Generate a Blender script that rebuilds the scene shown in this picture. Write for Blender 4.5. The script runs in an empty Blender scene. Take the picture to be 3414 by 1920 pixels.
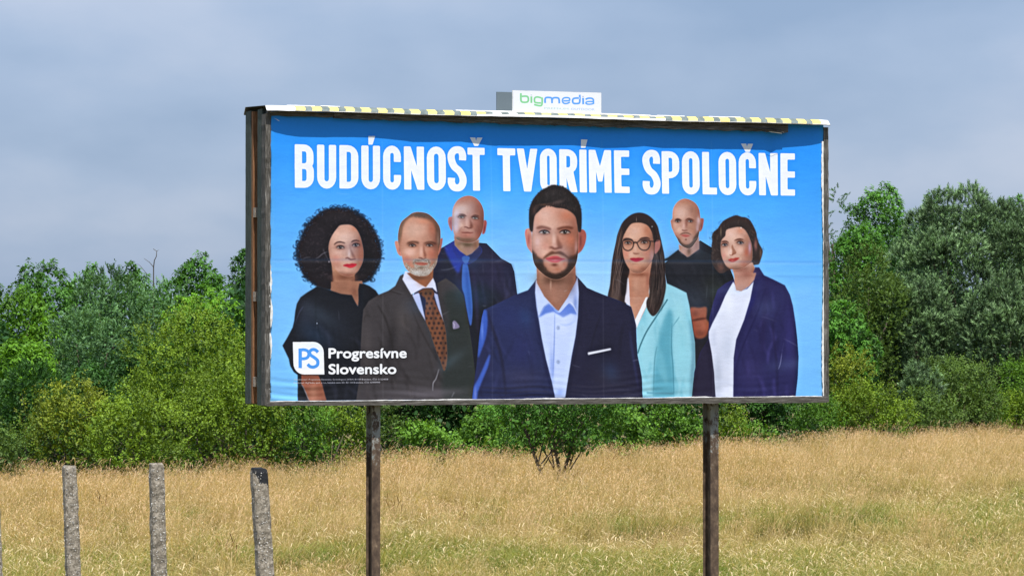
import bpy, math, random
import numpy as np
from mathutils import Vector, Matrix, noise as mnoise

# ------------------------------------------------------------------ camera, sky, sun, exposure
R = math.radians
SC = bpy.context.scene
COL = SC.collection
FPX, CX, CY = 10311.0, 1707.0, 960.0          # focal length and centre in photo pixels (3414 wide)
PITCH = math.atan(186.0 / FPX)
CZ = 3.6                                      # eye height above the meadow
cam_data = bpy.data.cameras.new('camera')
cam_data.sensor_width = 36.0
cam_data.lens = 36.0 * FPX / 3414.0
cam_data.clip_start = 0.5
cam_data.clip_end = 6000.0
cam = bpy.data.objects.new('camera', cam_data)
cam.location = (0, 0, CZ)
cam.rotation_euler = (R(90) + PITCH, 0, 0)
COL.objects.link(cam)
SC.camera = cam

SUN_EL, SUN_AZ = R(64), R(-12.4)                 # azimuth: degrees left of straight behind the camera
sun_dir = Vector((-math.sin(SUN_AZ) * math.cos(SUN_EL), -math.cos(SUN_AZ) * math.cos(SUN_EL), math.sin(SUN_EL)))
sun_data = bpy.data.lights.new('sun', 'SUN')
sun_data.energy = 4.1
sun_data.angle = R(0.55)
sun_data.color = (1.0, 0.955, 0.88)
sun = bpy.data.objects.new('sun', sun_data)
sun.rotation_euler = (-sun_dir).to_track_quat('-Z', 'Y').to_euler()
sun.location = (0, 0, 60)
COL.objects.link(sun)

SC.view_settings.view_transform = 'Standard'
SC.view_settings.look = 'None'
SC.view_settings.exposure = 0.86
SC.view_settings.gamma = 1.0
SC.view_settings.use_curve_mapping = False
SC.render.engine = 'CYCLES'
SC.cycles.max_bounces = 6
SC.cycles.transparent_max_bounces = 4
SC.cycles.use_denoising = True

world = bpy.data.worlds.new('World')
SC.world = world
world.use_nodes = True
wt = world.node_tree
wn, wl = wt.nodes, wt.links
wn.clear()
w_out = wn.new('ShaderNodeOutputWorld')
w_bg = wn.new('ShaderNodeBackground')
w_bg.inputs['Strength'].default_value = 0.1
sky = wn.new('ShaderNodeTexSky')
sky.sky_type = 'NISHITA'
sky.sun_disc = False
sky.sun_elevation = SUN_EL
sky.sun_rotation = R(180) + SUN_AZ
tc = wn.new('ShaderNodeTexCoord')
# cloud deck: direction projected onto a flat layer, so clouds flatten towards the horizon
sep = wn.new('ShaderNodeSeparateXYZ'); wl.new(tc.outputs['Generated'], sep.inputs[0])
def wmath(op, a, b=None, clamp=False):
    n = wn.new('ShaderNodeMath'); n.operation = op; n.use_clamp = clamp
    for k, v in ((0, a), (1, b)):
        if v is None: continue
        if isinstance(v, (int, float)): n.inputs[k].default_value = v
        else: wl.new(v, n.inputs[k])
    return n.outputs[0]
zc_ = wmath('ADD', wmath('MAXIMUM', sep.outputs['Z'], 0.0), 0.34)
comb = wn.new('ShaderNodeCombineXYZ')
wl.new(wmath('DIVIDE', sep.outputs['X'], zc_), comb.inputs[0])
wl.new(wmath('DIVIDE', sep.outputs['Y'], zc_), comb.inputs[1])
def wnoise(scale, detail, rough, off=(0, 0, 0), vec=None, sc=(1, 1, 1)):
    mp = wn.new('ShaderNodeMapping'); mp.inputs['Location'].default_value = off; mp.inputs['Scale'].default_value = sc
    wl.new(vec or comb.outputs[0], mp.inputs['Vector'])
    n = wn.new('ShaderNodeTexNoise'); n.inputs['Scale'].default_value = scale
    n.inputs['Detail'].default_value = detail; n.inputs['Roughness'].default_value = rough
    wl.new(mp.outputs[0], n.inputs['Vector'])
    return n.outputs['Fac']
big = wnoise(2.6, 3.0, 0.45, (3.1, 0.4, 0), sc=(1.0, 1.0, 1))
mid = wnoise(8.0, 5.0, 0.5, (1.7, 5.0, 2.0), sc=(1.0, 0.8, 1))
mix1 = wmath('ADD', wmath('MULTIPLY', big, 0.72), wmath('MULTIPLY', mid, 0.28))
ramp = wn.new('ShaderNodeValToRGB')
ramp.color_ramp.elements[0].position = 0.36; ramp.color_ramp.elements[0].color = (1.48, 2.07, 3.12, 1)
ramp.color_ramp.elements[1].position = 0.65; ramp.color_ramp.elements[1].color = (2.70, 3.10, 3.98, 1)
e = ramp.color_ramp.elements.new(0.50); e.color = (1.98, 2.54, 3.58, 1)
wl.new(mix1, ramp.inputs[0])
mx = wn.new('ShaderNodeMixRGB'); mx.inputs[0].default_value = 0.92
# an overcast deck is brighter overhead than near the horizon
zen = wn.new('ShaderNodeMixRGB'); zen.blend_type = 'MULTIPLY'; zen.inputs[0].default_value = 1.0
zf = wmath('ADD', wmath('MULTIPLY', wmath('MAXIMUM', sep.outputs['Z'], 0.0), 1.3), 0.93)
zcm = wn.new('ShaderNodeCombineXYZ')
for k in range(3): wl.new(zf, zcm.inputs[k])
wl.new(ramp.outputs[0], zen.inputs[1]); wl.new(zcm.outputs[0], zen.inputs[2])
wl.new(sky.outputs[0], mx.inputs[1]); wl.new(zen.outputs[0], mx.inputs[2])
wl.new(mx.outputs[0], w_bg.inputs['Color'])
wl.new(w_bg.outputs[0], w_out.inputs['Surface'])

# ------------------------------------------------------------------ board plane
BX, BY = -2.019, 25.7                          # left end of the poster, in plan
BD = Vector((0.9435, 0.3314, 0)).normalized()  # along the poster, to the right
BN = Vector((BD.y, -BD.x, 0))                  # out of the poster, towards the road
BW, BZ0, BZ1 = 5.055, 3.125, 5.60              # poster width, bottom and top
def unproj_board(px, py, off=0.0):
    """photo pixel -> (u, z) on the plane of the poster face"""
    px = np.asarray(px, float); py = np.asarray(py, float)
    X = (px - CX) / FPX; Yc = -(py - CY) / FPX
    fy = math.cos(PITCH) - Yc * math.sin(PITCH)
    ax, ay = BX + BN.x * off, BY + BN.y * off
    det = -X * BD.y + BD.x * fy
    t = (-ax * BD.y + BD.x * ay) / det
    u = (X * ay - fy * ax) / det
    return u, CZ + t * (math.sin(PITCH) + Yc * math.cos(PITCH))
# ------------------------------------------------------------------ the print of the poster, drawn shape by shape into an array
TW, TH = 1840, 900
rng = np.random.default_rng(5)
art = np.zeros((TH, TW, 3), np.float32)
_T = [0.0, 0.0, 1.0]
_clip = [None]
def crop(x0, y0, s): _T[:] = [x0, y0, s]
_plane = ['poster']
def to_tex(pts):
    p = np.asarray(pts, float)
    px = _T[0] + p[:, 0] / _T[2]; py = _T[1] + p[:, 1] / _T[2]
    if _plane[0] == 'flat': return np.stack([px, py], 1)
    u, z = unproj_board(px, py)
    return np.stack([u / BW * TW, (BZ1 - z) / (BZ1 - BZ0) * TH], 1)
def spline(pts, closed=True, n=6):
    p = np.asarray(pts, float); N = len(p)
    if N < 3: return p
    out = []
    for i in range(N if closed else N - 1):
        a, b, c, d = (p[(i - 1) % N], p[i], p[(i + 1) % N], p[(i + 2) % N]) if closed else (p[max(i - 1, 0)], p[i], p[i + 1], p[min(i + 2, N - 1)])
        for t in np.arange(n) / n:
            out.append(0.5 * (2 * b + (c - a) * t + (2 * a - 5 * b + 4 * c - d) * t * t + (3 * b - a - 3 * c + d) * t ** 3))
    if not closed: out.append(p[-1])
    return np.array(out)
def cover(contours, pad=2):
    """anti-aliased even-odd coverage of tex-space contours -> (mask, x0, y0)"""
    H, W = art.shape[:2]
    allp = np.concatenate(contours)
    x0 = int(max(0, math.floor(allp[:, 0].min()) - pad)); x1 = int(min(W, math.ceil(allp[:, 0].max()) + pad))
    y0 = int(max(0, math.floor(allp[:, 1].min()) - pad)); y1 = int(min(H, math.ceil(allp[:, 1].max()) + pad))
    if x1 <= x0 or y1 <= y0: return None
    A = np.concatenate(contours); Bq = np.concatenate([np.roll(c, -1, 0) for c in contours])
    m = np.zeros((y1 - y0, x1 - x0), np.float32); X = np.arange(x0, x1, dtype=np.float32)
    for r in range(y1 - y0):
        for k in (0.125, 0.375, 0.625, 0.875):
            y = y0 + r + k
            s = (A[:, 1] <= y) != (Bq[:, 1] <= y)
            if not s.any(): continue
            a, b = A[s], Bq[s]
            xs = np.sort(a[:, 0] + (y - a[:, 1]) / (b[:, 1] - a[:, 1]) * (b[:, 0] - a[:, 0]))
            for q in range(0, len(xs) - 1, 2):
                m[r] += 0.25 * np.clip(np.minimum(xs[q + 1], X + 1) - np.maximum(xs[q], X), 0, 1)
    return m, x0, y0
def box1(m, r, ax):
    r = int(r)
    if r < 1: return m
    c = np.cumsum(np.concatenate([np.zeros_like(m.take([0], ax)), m], ax), ax)
    n = m.shape[ax]; i = np.arange(n)
    hi = np.minimum(i + r + 1, n); lo = np.maximum(i - r, 0)
    return (c.take(hi, ax) - c.take(lo, ax)) / (2 * r + 1)
def blurm(m, s):
    r = max(1, int(round(s * 0.8)))
    for _ in range(3): m = box1(box1(m, r, 0), r, 1)
    return m
def put(m, x0, y0, col, a=1.0):
    h, w = m.shape
    m = m * a
    if _clip[0] is not None: m = m * _clip[0][y0:y0 + h, x0:x0 + w]
    reg = art[y0:y0 + h, x0:x0 + w]
    reg += (np.array(col, np.float32) / 255.0 - reg) * m[..., None]
def sc(): return 1.0 / _T[2]
def P(pts, col, blur=0, a=1.0, smooth=True, holes=(), grain=0.0):
    """filled outline; blur in local pixels"""
    cs = [to_tex(spline(p) if smooth else p) for p in [pts] + list(holes)]
    b = blur * sc()
    r = cover(cs, int(2 + 3 * b))
    if r is None: return
    m, x0, y0 = r
    if b > 0.4: m = blurm(m, b)
    if grain:
        g = rng.random(m.shape).astype(np.float32)
        m = m * np.clip(1 - grain + 2 * grain * blurm(g, 0.6) , 0, 1) if grain < 0.5 else m * (g > grain - 0.35)
    put(m, x0, y0, col, a)
def L(pts, w, col, blur=0, a=1.0, taper=True, smooth=True, w2=None):
    p = spline(pts, False) if smooth else np.asarray(pts, float)
    d = np.gradient(p, axis=0); n = np.stack([-d[:, 1], d[:, 0]], 1); n /= np.linalg.norm(n, axis=1)[:, None] + 1e-9
    t = np.linspace(0, 1, len(p))[:, None]
    ww = w if w2 is None else w + (w2 - w) * t
    if taper: ww = ww * np.clip(np.sin(np.pi * np.clip(t, 0.03, 0.97)) ** 0.5, 0.15, 1)
    P(np.concatenate([p + n * ww / 2, (p - n * ww / 2)[::-1]]), col, blur, a, smooth=False)
def B(cx, cy, rx, ry, col, a=1.0, ang=0.0):
    """soft blob"""
    c = to_tex([(cx, cy), (cx + 1, cy)]); k = np.linalg.norm(c[1] - c[0])
    x, y = c[0]; rx *= k; ry *= k
    R_ = 2.6 * max(rx, ry); H, W = art.shape[:2]
    x0, x1, y0, y1 = int(max(0, x - R_)), int(min(W, x + R_ + 1)), int(max(0, y - R_)), int(min(H, y + R_ + 1))
    if x1 <= x0 or y1 <= y0: return
    Y, X = np.mgrid[y0:y1, x0:x1]
    X = X + 0.5 - x; Y = Y + 0.5 - y; ca, sa = math.cos(R(ang)), math.sin(R(ang))
    q = ((X * ca + Y * sa) / rx) ** 2 + ((-X * sa + Y * ca) / ry) ** 2
    put(np.exp(-q * 1.3).astype(np.float32), x0, y0, col, a)
def clip(*shapes, smooth=True, blur=0):
    if not shapes: _clip[0] = None; return
    full = np.zeros(art.shape[:2], np.float32)
    for s in shapes:
        m, x0, y0 = cover([to_tex(spline(s) if smooth else s)], int(2 + 3 * blur * sc()))
        if blur: m = blurm(m, blur * sc())
        reg = full[y0:y0 + m.shape[0], x0:x0 + m.shape[1]]
        np.maximum(reg, m, out=reg)
    _clip[0] = full
def eye(cx, cy, w, h, ang=0, iris=(70, 50, 40), look=0.0, white=(176, 160, 156), sock=(112, 66, 56), lid=(34, 20, 20), sa=.8):
    ca, sn = math.cos(R(ang)), math.sin(R(ang))
    def q(u, v): return (cx + u * w * ca - v * h * sn, cy + u * w * sn + v * h * ca)
    B(cx, cy - h * .25, w * .80, h * 1.25, sock, sa * .8, ang); B(cx, cy, w * .55, h * .7, (70, 42, 38), .5, ang)
    P([q(-.5, .12), q(-.25, -.38), q(.08, -.5), (q(.35, -.25)), q(.5, .12), q(.2, .42), q(-.2, .42)], white, w * .02)
    r = h * .58
    ix, iy = q(look, -.04)
    P([(ix + r * math.cos(t), iy + r * math.sin(t)) for t in np.linspace(0, 6.28, 9)[:-1]], iris, r * .15)
    P([(ix + r * .45 * math.cos(t), iy + r * .45 * math.sin(t)) for t in np.linspace(0, 6.28, 9)[:-1]], (15, 12, 14))
    B(ix + r * .3, iy - r * .3, r * .28, r * .28, (255, 255, 255), .8)
    L([q(-.55, .12), q(-.28, -.42), q(.08, -.56), q(.38, -.3), q(.56, .16)], h * .36, lid, h * .08, .95)
    L([q(-.42, .32), q(-.1, .52), q(.3, .42), q(.5, .2)], h * .14, sock, h * .1, .5)
def model(f, k=1.0):
    """studio light from the left on a face outline (printed portrait): bright left plane, shaded right plane and jaw"""
    p = np.array(f, float); x0, y0 = p.min(0); x1, y1 = p.max(0); w, h = x1 - x0, y1 - y0; cx = (x0 + x1) / 2
    B(x1 + .02 * w, y0 + .55 * h, .30 * w, .60 * h, (104, 60, 48), .72 * k)
    B(x0 - .03 * w, y0 + .60 * h, .12 * w, .50 * h, (140, 92, 80), .45 * k)
    B(cx, y1 + .01 * h, .55 * w, .11 * h, (104, 66, 54), .60 * k)
    B(cx - .16 * w, y0 + .30 * h, .24 * w, .13 * h, (244, 220, 212), .50 * k)
    B(x0 + .27 * w, y0 + .63 * h, .13 * w, .075 * h, (250, 224, 216), .55 * k)
    B(cx + .20 * w, y0 + .66 * h, .10 * w, .06 * h, (214, 156, 136), .35 * k)
    B(x0 + .24 * w, y0 + .78 * h, .16 * w, .08 * h, (168, 112, 98), .35 * k)
def speckle(pts, cols, n, r, blur=0, a=.7):
    """short hair strokes scattered inside an outline (local coords)"""
    sp = spline(pts); lo, hi = sp.min(0), sp.max(0)
    m, x0, y0 = cover([to_tex(sp)], 2)
    for _ in range(n):
        x, y = lo + (hi - lo) * rng.random(2)
        t = to_tex([(x, y)])[0]; i, j = int(t[1]) - y0, int(t[0]) - x0
        if not (0 <= i < m.shape[0] and 0 <= j < m.shape[1]) or m[i, j] < .6: continue
        an = rng.random() * 6.28
        L([(x, y), (x + r * math.cos(an), y + r * math.sin(an))], r * .35, cols[rng.integers(len(cols))], blur, a, taper=False, smooth=False)

def folds(n, box, ang, ln, w, cols, a=.22, spread=14):
    """soft cloth folds inside the current clip"""
    for _ in range(n):
        x, y = rng.uniform(box[0], box[2]), rng.uniform(box[1], box[3]); t = R(ang + rng.normal(0, spread)); l = ln * rng.uniform(.4, 1.2); q = rng.uniform(-.12, .12) * l
        L([(x, y), (x + l * .5 * math.cos(t) - q * math.sin(t), y + l * .5 * math.sin(t) + q * math.cos(t)), (x + l * math.cos(t), y + l * math.sin(t))], w * rng.uniform(.5, 1.5), cols[rng.integers(len(cols))], w * .45, a * rng.uniform(.5, 1.4))
def strands(n, box, fn, w, cols, a=.5, blur=1.5):
    for _ in range(n):
        x, y = rng.uniform(box[0], box[2]), rng.uniform(box[1], box[3]); p = fn(x, y)
        L(p, w * rng.uniform(.6, 1.4), cols[rng.integers(len(cols))], blur, a * rng.uniform(.5, 1.2))
# --- background wash
yy = np.linspace(0, 1, TH)[:, None]; xx = np.linspace(0, 1, TW)[None, :]
top_c, mid_c, low_c = np.array([44, 154, 255.]), np.array([118, 192, 255.]), np.array([124, 190, 252.])
g = np.clip((yy - 0.12) / 0.55, 0, 1)[..., None] * np.ones((1, TW, 1))
bgc = top_c * (1 - g) + mid_c * g
glow = np.exp(-(((xx - 0.52) / 0.30) ** 2 + ((yy - 0.66) / 0.24) ** 2))[..., None]
bgc = bgc + (np.array([178, 222, 255.]) - bgc) * glow * .85
side = np.exp(-(((xx - 0.0) / 0.10) ** 2 + ((yy - 0.95) / 0.5) ** 2))[..., None]
bgc = bgc + (np.array([130, 200, 255.]) - bgc) * side * .5
art[:] = (bgc / 255.0).astype(np.float32)

# --- headline: condensed rounded capitals
def rr(pts, r=3.0, n=4):
    """polygon with softly rounded corners"""
    p = np.asarray(pts, float); out = []
    for i in range(len(p)):
        a, b, c = p[i - 1], p[i], p[(i + 1) % len(p)]
        ra = min(r, np.linalg.norm(a - b) * .45); rc = min(r, np.linalg.norm(c - b) * .45)
        s = b + (a - b) / np.linalg.norm(a - b) * ra; e_ = b + (c - b) / np.linalg.norm(c - b) * rc
        for t in np.linspace(0, 1, n): out.append((1 - t) ** 2 * s + 2 * t * (1 - t) * b + t * t * e_)
    return np.array(out)
def rrect(x0, y0, x1, y1, rad, n=6):
    """rounded rectangle; rad = (tl, tr, br, bl) as (rx, ry) pairs"""
    out = []
    for (cx_, cy_, sx, sy, a0), r in zip(((x0, y0, 1, 1, 180), (x1, y0, -1, 1, 270), (x1, y1, -1, -1, 0), (x0, y1, 1, -1, 90)), rad):
        rx, ry = r if isinstance(r, tuple) else (r, r)
        for t in np.linspace(0, 90, n):
            an = R(a0 + t); out.append((cx_ + sx * rx + rx * math.cos(an), cy_ + sy * ry + ry * math.sin(an)))
    return np.array(out)
def stroke_outline(pts, s, n=8):
    p = spline(pts, False, n); d = np.gradient(p, axis=0)
    nn = np.stack([-d[:, 1], d[:, 0]], 1); nn /= np.linalg.norm(nn, axis=1)[:, None] + 1e-9
    return np.concatenate([p + nn * s / 2, (p - nn * s / 2)[::-1]])
def glyph(ch, w, h, s):
    R1 = (w * .5, w * .62); r2 = (max(w - 2 * s, 8) * .5, max(w - 2 * s, 8) * .6); t = 3
    O = [rrect(0, -1.5, w, h + 1.5, (R1,) * 4), rrect(s, s * .95, w - s, h - s * .95, (r2,) * 4)]
    if ch == 'O': return [O]
    if ch == 'C':
        g0, g1 = h * .365, h * .665
        k = w * .58
        out = np.concatenate([rrect(0, -1.5, w, h + 1.5, (R1,) * 4)])
        # outer, broken at the right between g0 and g1
        up = rrect(0, -1.5, w, h, (R1, R1, 0, 0))[6:12]; lo = rrect(0, 0, w, h + 1.5, (0, 0, R1, R1))
        tl = rrect(0, -1.5, w, h, (R1, R1, 0, 0))[0:6]; br = lo[12:18]; bl = lo[18:24]
        il = rrect(s, s * .95, w - s, h - s * .95, (r2,) * 4)
        con = np.concatenate([tl, up, rr([(w, g0 - 8), (w, g0), (w - s, g0), (w - s, g0 - 8)], 3)[4:12], il[6:12][::-1], il[0:6][::-1], il[18:24][::-1], il[12:18][::-1],
                              rr([(w - s, g1 + 8), (w - s, g1), (w, g1), (w, g1 + 8)], 3)[4:12], br, bl])
        return [[con]]
    if ch == 'U':
        lo = rrect(0, 0, w, h + 1.5, (0, 0, R1, R1)); il = rrect(s, 0, w - s, h - s * .95, (0, 0, r2, r2))
        return [[np.concatenate([[(0, 3), (3, 0), (s - 3, 0), (s, 3)], il[18:24][::-1], il[12:18][::-1], [(w - s, 3), (w - s + 3, 0), (w - 3, 0), (w, 3)], lo[12:18], lo[18:24]])]]
    if ch == 'D': return [[rrect(0, 0, w, h, (t, (w * .55, w * .6), (w * .55, w * .6), t)), rrect(s, s * .92, w - s, h - s * .92, (0, r2, r2, 0))]]
    if ch == 'B':
        m = h * .5
        return [[rrect(0, 0, w * .985, m + s * .38, (t, (w * .5, w * .55), (w * .34, w * .40), 0)), rrect(s, s * .95, w - s, m - s * .40, (0, (6, 9), (6, 9), 0))],
                [rrect(0, m - s * .38, w, h, (0, (w * .34, w * .40), (w * .5, w * .55), t)), rrect(s, m + s * .40, w - s, h - s * .95, (0, (6, 9), (6, 9), 0))]]
    if ch in 'PR':
        m = h * .62 if ch == 'P' else h * .56
        g_ = [[rrect(0, 0, w, m + s * .1, (t, (w * .55, w * .6), (w * .55, w * .6), 0)), rrect(s, s * .95, w - s, m - s * .85, (0, r2, r2, 0))], [rr([(0, m - 20), (s, m - 20), (s, h), (0, h)])]]
        if ch == 'R': g_.append([rr([(w * .30, m - 6), (w * .76, m - 14), (w, h), (w - s * 1.02, h)])])
        return g_
    if ch == 'T': return [[rr([(0, 0), (w, 0), (w, s), (w / 2 + s / 2, s), (w / 2 + s / 2, h), (w / 2 - s / 2, h), (w / 2 - s / 2, s), (0, s)])]]
    if ch == 'I': return [[rr([(0, 0), (w, 0), (w, h), (0, h)])]]
    if ch == 'L': return [[rr([(0, 0), (s, 0), (s, h - s), (w, h - s), (w, h), (0, h)])]]
    if ch == 'E':
        k = s * .93; m = h * .5
        return [[rr([(0, 0), (w, 0), (w, k), (s, k), (s, m - k * .5), (w, m - k * .5), (w, m + k * .5), (s, m + k * .5), (s, h - k), (w, h - k), (w, h), (0, h)])]]
    if ch == 'N': return [[rr([(0, 0), (s * .95, 0), (w - s, h * .45), (w - s, 0), (w, 0), (w, h), (w - s * .95, h), (s, h * .55), (s, h), (0, h)])]]
    if ch == 'V': return [[rr([(0, 0), (s, 0), (w / 2, h * .47), (w - s, 0), (w, 0), (w / 2 + s * .5, h), (w / 2 - s * .5, h)])]]
    if ch == 'M': return [[rr([(0, 0), (s * .95, 0), (w / 2, h * .38), (w - s * .95, 0), (w, 0), (w, h), (w - s, h), (w - s, h * .5), (w / 2 + 7, h * .74), (w / 2 - 7, h * .74), (s, h * .5), (s, h), (0, h)])]]
    if ch == 'S':
        q = s / 2
        return [[stroke_outline([(w - q, h * .30), (w - q, h * .17), (w * .68, s * .42), (w * .38, s * .42), (q, h * .17), (q + 1, h * .31), (w * .36, h * .45), (w * .64, h * .56), (w - q, h * .70), (w - q, h * .83), (w * .64, h - s * .42), (w * .34, h - s * .42), (q, h * .83), (q, h * .71)], s)]]
    return []
HEAD = [('B', 983.2, 1047), ('U', 1057.6, 1121.4), ('D', 1132, 1195.3), ('U', 1205, 1268), ('C', 1278, 1338.4), ('N', 1348.3, 1415.9), ('O', 1425, 1488.2), ('S', 1494.5, 1556), ('T', 1560.8, 1619),
        ('T', 1661.5, 1720.9), ('V', 1725.9, 1794.6), ('O', 1802.3, 1858.3), ('R', 1866.6, 1926.5), ('I', 1934, 1958.3), ('M', 1965.7, 2040.8), ('E', 2050.2, 2100.7),
        ('S', 2144.3, 2203), ('P', 2208.6, 2267.3), ('O', 2276.5, 2334.9), ('L', 2343.6, 2391.9), ('O', 2398, 2456.7), ('C', 2465.1, 2523), ('N', 2531.9, 2594.3), ('E', 2603.2, 2650.7)]
WHITE = (240, 244, 255)
crop(0, 0, 1)
for ch, xa, xb in HEAD:
    w = xb - xa; h0 = 146.0; s_ = 24.6 - (xa - 983) * .0009
    for cons in glyph(ch, w, h0, s_):
        out = []
        for c in cons:
            X = xa + c[:, 0]; ty = 481.3 + .0185 * (X - 983); by = 626.3 + .0160 * (X - 983)
            out.append(np.stack([X, ty + (by - ty) * c[:, 1] / h0], 1))
        P(out[0], WHITE, smooth=False, holes=out[1:])
crop(780, 280, 4.262); P(rr([(1912, 742), (2010, 742), (1972, 864), (1913, 864)], 6), WHITE, smooth=False)
crop(1380, 280, 3.623)
P(rr([(683, 646), (752, 648), (761, 690), (770, 648), (840, 648), (785, 750), (740, 750)], 5), WHITE, smooth=False)
P(rr([(2027, 670), (2107, 671), (2082, 772), (2027, 772)], 5), WHITE, smooth=False)
crop(2080, 340, 3.578); P(rr([(1405, 497), (1469, 497), (1479, 535), (1488, 499), (1553, 499), (1512, 597), (1462, 597)], 5), WHITE, smooth=False)

# --- third person: bald man at the back, dark blue suit and tie
crop(1200, 880, 3.15)
P([(560, 330), (700, -60), (860, -170), (990, -245), (1330, -215), (1480, -60), (1590, 0), (1620, 80), (1650, 310), (1700, 700), (1700, 1430), (900, 1430)], (43, 42, 66), smooth=False)
P([(1590, 0), (1620, 80), (1650, 310), (1600, 330), (1500, 60)], (36, 42, 70), 10, .4)
P([(1150, 250), (1500, 350), (1400, 500), (1250, 1300), (1120, 1300)], (32, 35, 42), 30, .8)
P([(760, 100), (950, -80), (1010, 120), (990, 330), (850, 300)], (38, 40, 55), 20, .7)
L([(1185, 60), (1215, 300), (1230, 560), (1250, 760)], 26, (62, 52, 92), 14, .6)
B(1420, 120, 120, 160, (52, 48, 78), .6)
clip([(560, 330), (700, -60), (860, -170), (990, -245), (1330, -215), (1480, -60), (1590, 0), (1620, 80), (1650, 310), (1700, 700), (1700, 1430), (900, 1430)], smooth=False); folds(40, (900, 0, 1640, 700), 80, 260, 26, [(24, 24, 34), (60, 60, 92)], .3); clip()
clip([(560, 330), (700, -60), (860, -170), (990, -245), (1330, -215), (1480, -60), (1590, 0), (1620, 80), (1650, 310), (1700, 700), (1700, 1430), (900, 1430)], smooth=False); P([(885, -190), (985, -250), (1095, -100), (1060, 40), (1020, 90), (930, -60)], (44, 60, 160), 10, .9); clip()
P([(1090, -20), (1125, 0), (1150, 130), (1180, 420), (1175, 600), (1155, 640), (1120, 480), (1095, 330), (1070, 240), (1072, 60)], (62, 98, 178), 5)
P([(1120, 10), (1140, 160), (1165, 420), (1160, 620), (1140, 440), (1110, 200)], (44, 74, 148), 10, .7)
crop(1440, 640, 6.036)
P([(435, 1050), (700, 1290), (930, 1090), (1000, 1220), (760, 1440), (640, 1449), (560, 1400), (420, 1180)], (44, 56, 140), 8)
P([(940, 1100), (1000, 1200), (880, 1380), (740, 1430), (720, 1290)], (48, 52, 92), 8)
P([(640, 1290), (720, 1290), (760, 1330), (700, 1449), (660, 1449), (600, 1340)], (62, 92, 165), 8)
P([(440, 880), (455, 1070), (560, 1190), (700, 1285), (800, 1240), (940, 1100), (950, 950), (800, 1000)], (166, 136, 130), 4, smooth=False)
B(700, 1060, 200, 60, (104, 88, 70), .85); B(600, 1100, 60, 60, (190, 165, 155), .5); B(880, 1080, 60, 110, (125, 92, 82), .6)
f3 = [(745, 78), (640, 95), (540, 150), (470, 230), (425, 330), (412, 440), (408, 560), (415, 680), (440, 840), (480, 930), (560, 985), (680, 1015), (800, 1010), (900, 970), (960, 900), (1005, 800), (1035, 660), (1044, 520), (1040, 380), (1000, 260), (930, 160), (840, 98)]
P([(415, 520), (380, 500), (335, 520), (322, 600), (340, 680), (375, 760), (410, 775)], (196, 130, 130), 4)
B(375, 620, 25, 60, (140, 70, 80), .5)
P([(1040, 580), (1080, 570), (1105, 610), (1095, 700), (1060, 830), (1010, 840), (1020, 700)], (165, 95, 98), 4); B(1060, 740, 25, 70, (110, 55, 62), .5)
P(f3, (192, 152, 148), 3)
clip(f3); model(f3)
B(740, 110, 330, 150, (176, 122, 106), .7); B(940, 330, 130, 220, (150, 92, 78), .7); B(490, 450, 100, 170, (226, 208, 218), .8); B(600, 320, 120, 70, (214, 188, 186), .6)
B(480, 720, 80, 160, (216, 196, 208), .8); B(960, 760, 110, 200, (140, 88, 82), .8); B(880, 640, 90, 90, (176, 120, 112), .5); B(1020, 420, 50, 260, (128, 88, 80), .7)
B(700, 960, 200, 50, (120, 98, 84), .8); B(520, 940, 60, 40, (90, 95, 85), .6); B(700, 880, 150, 60, (180, 118, 108), .6)
P([(540, 455), (600, 440), (660, 455), (700, 490), (640, 490), (590, 470)], (84, 54, 52), 8, .85)
P([(790, 500), (850, 462), (920, 470), (950, 500), (880, 490), (820, 510)], (88, 54, 50), 8, .85)
eye(590, 508, 120, 38, 4, (80, 75, 70), sock=(120, 82, 78)); eye(870, 528, 120, 38, 6, (80, 72, 66), sock=(112, 72, 66))
P([(760, 540), (790, 600), (830, 700), (800, 730), (760, 720), (770, 640)], (118, 70, 62), 14, .7)
B(700, 620, 40, 110, (222, 190, 188), .7); L([(640, 705), (690, 710), (740, 730), (800, 720)], 26, (104, 62, 60), 8, .75)
L([(620, 700), (570, 750), (555, 800)], 12, (140, 95, 90), 8, .3); L([(830, 700), (868, 760), (878, 830)], 12, (134, 80, 74), 8, .25)
L([(590, 816), (650, 820), (710, 818), (770, 824), (835, 818)], 20, (124, 58, 56), 5, .9); B(710, 860, 80, 16, (196, 132, 124), .6)
L([(715, 400), (720, 500)], 8, (140, 100, 96), 5, .6); L([(760, 420), (745, 490)], 8, (140, 96, 92), 5, .5)
clip()

# --- sixth person: bearded man in black at the back right
crop(2000, 860, 3.019)
P([(640, 60), (760, -30), (860, -105), (1010, -175), (1140, -95), (1240, -20), (1290, 60), (1340, 190), (1400, 400), (1400, 1440), (850, 1440), (700, 400)], (34, 36, 44), smooth=False)
B(820, 60, 160, 120, (46, 46, 54), .8); folds(30, (700, 60, 1300, 500), 60, 200, 26, [(18, 19, 24), (54, 56, 64)], .28); B(1130, 300, 120, 160, (44, 48, 44), .7); B(1000, 900, 120, 500, (44, 38, 48), .6)
P([(905, 505), (1000, 500), (1070, 495), (1075, 560), (1070, 610), (1100, 660), (1090, 730), (1060, 790), (1000, 810), (950, 780), (925, 640)], (158, 92, 74), 6)
L([(920, 630), (1000, 615), (1075, 605)], 16, (70, 34, 30), 6, .85); B(1010, 760, 70, 40, (120, 66, 54), .6); B(960, 560, 40, 40, (120, 66, 56), .5); B(1040, 690, 40, 50, (186, 112, 92), .6)
crop(2200, 650, 6.589)
P([(405, 1200), (600, 1370), (870, 1160), (940, 1230), (1180, 1330), (1186, 1449), (0, 1449), (180, 1370)], (40, 44, 52), 3, smooth=False)
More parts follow.
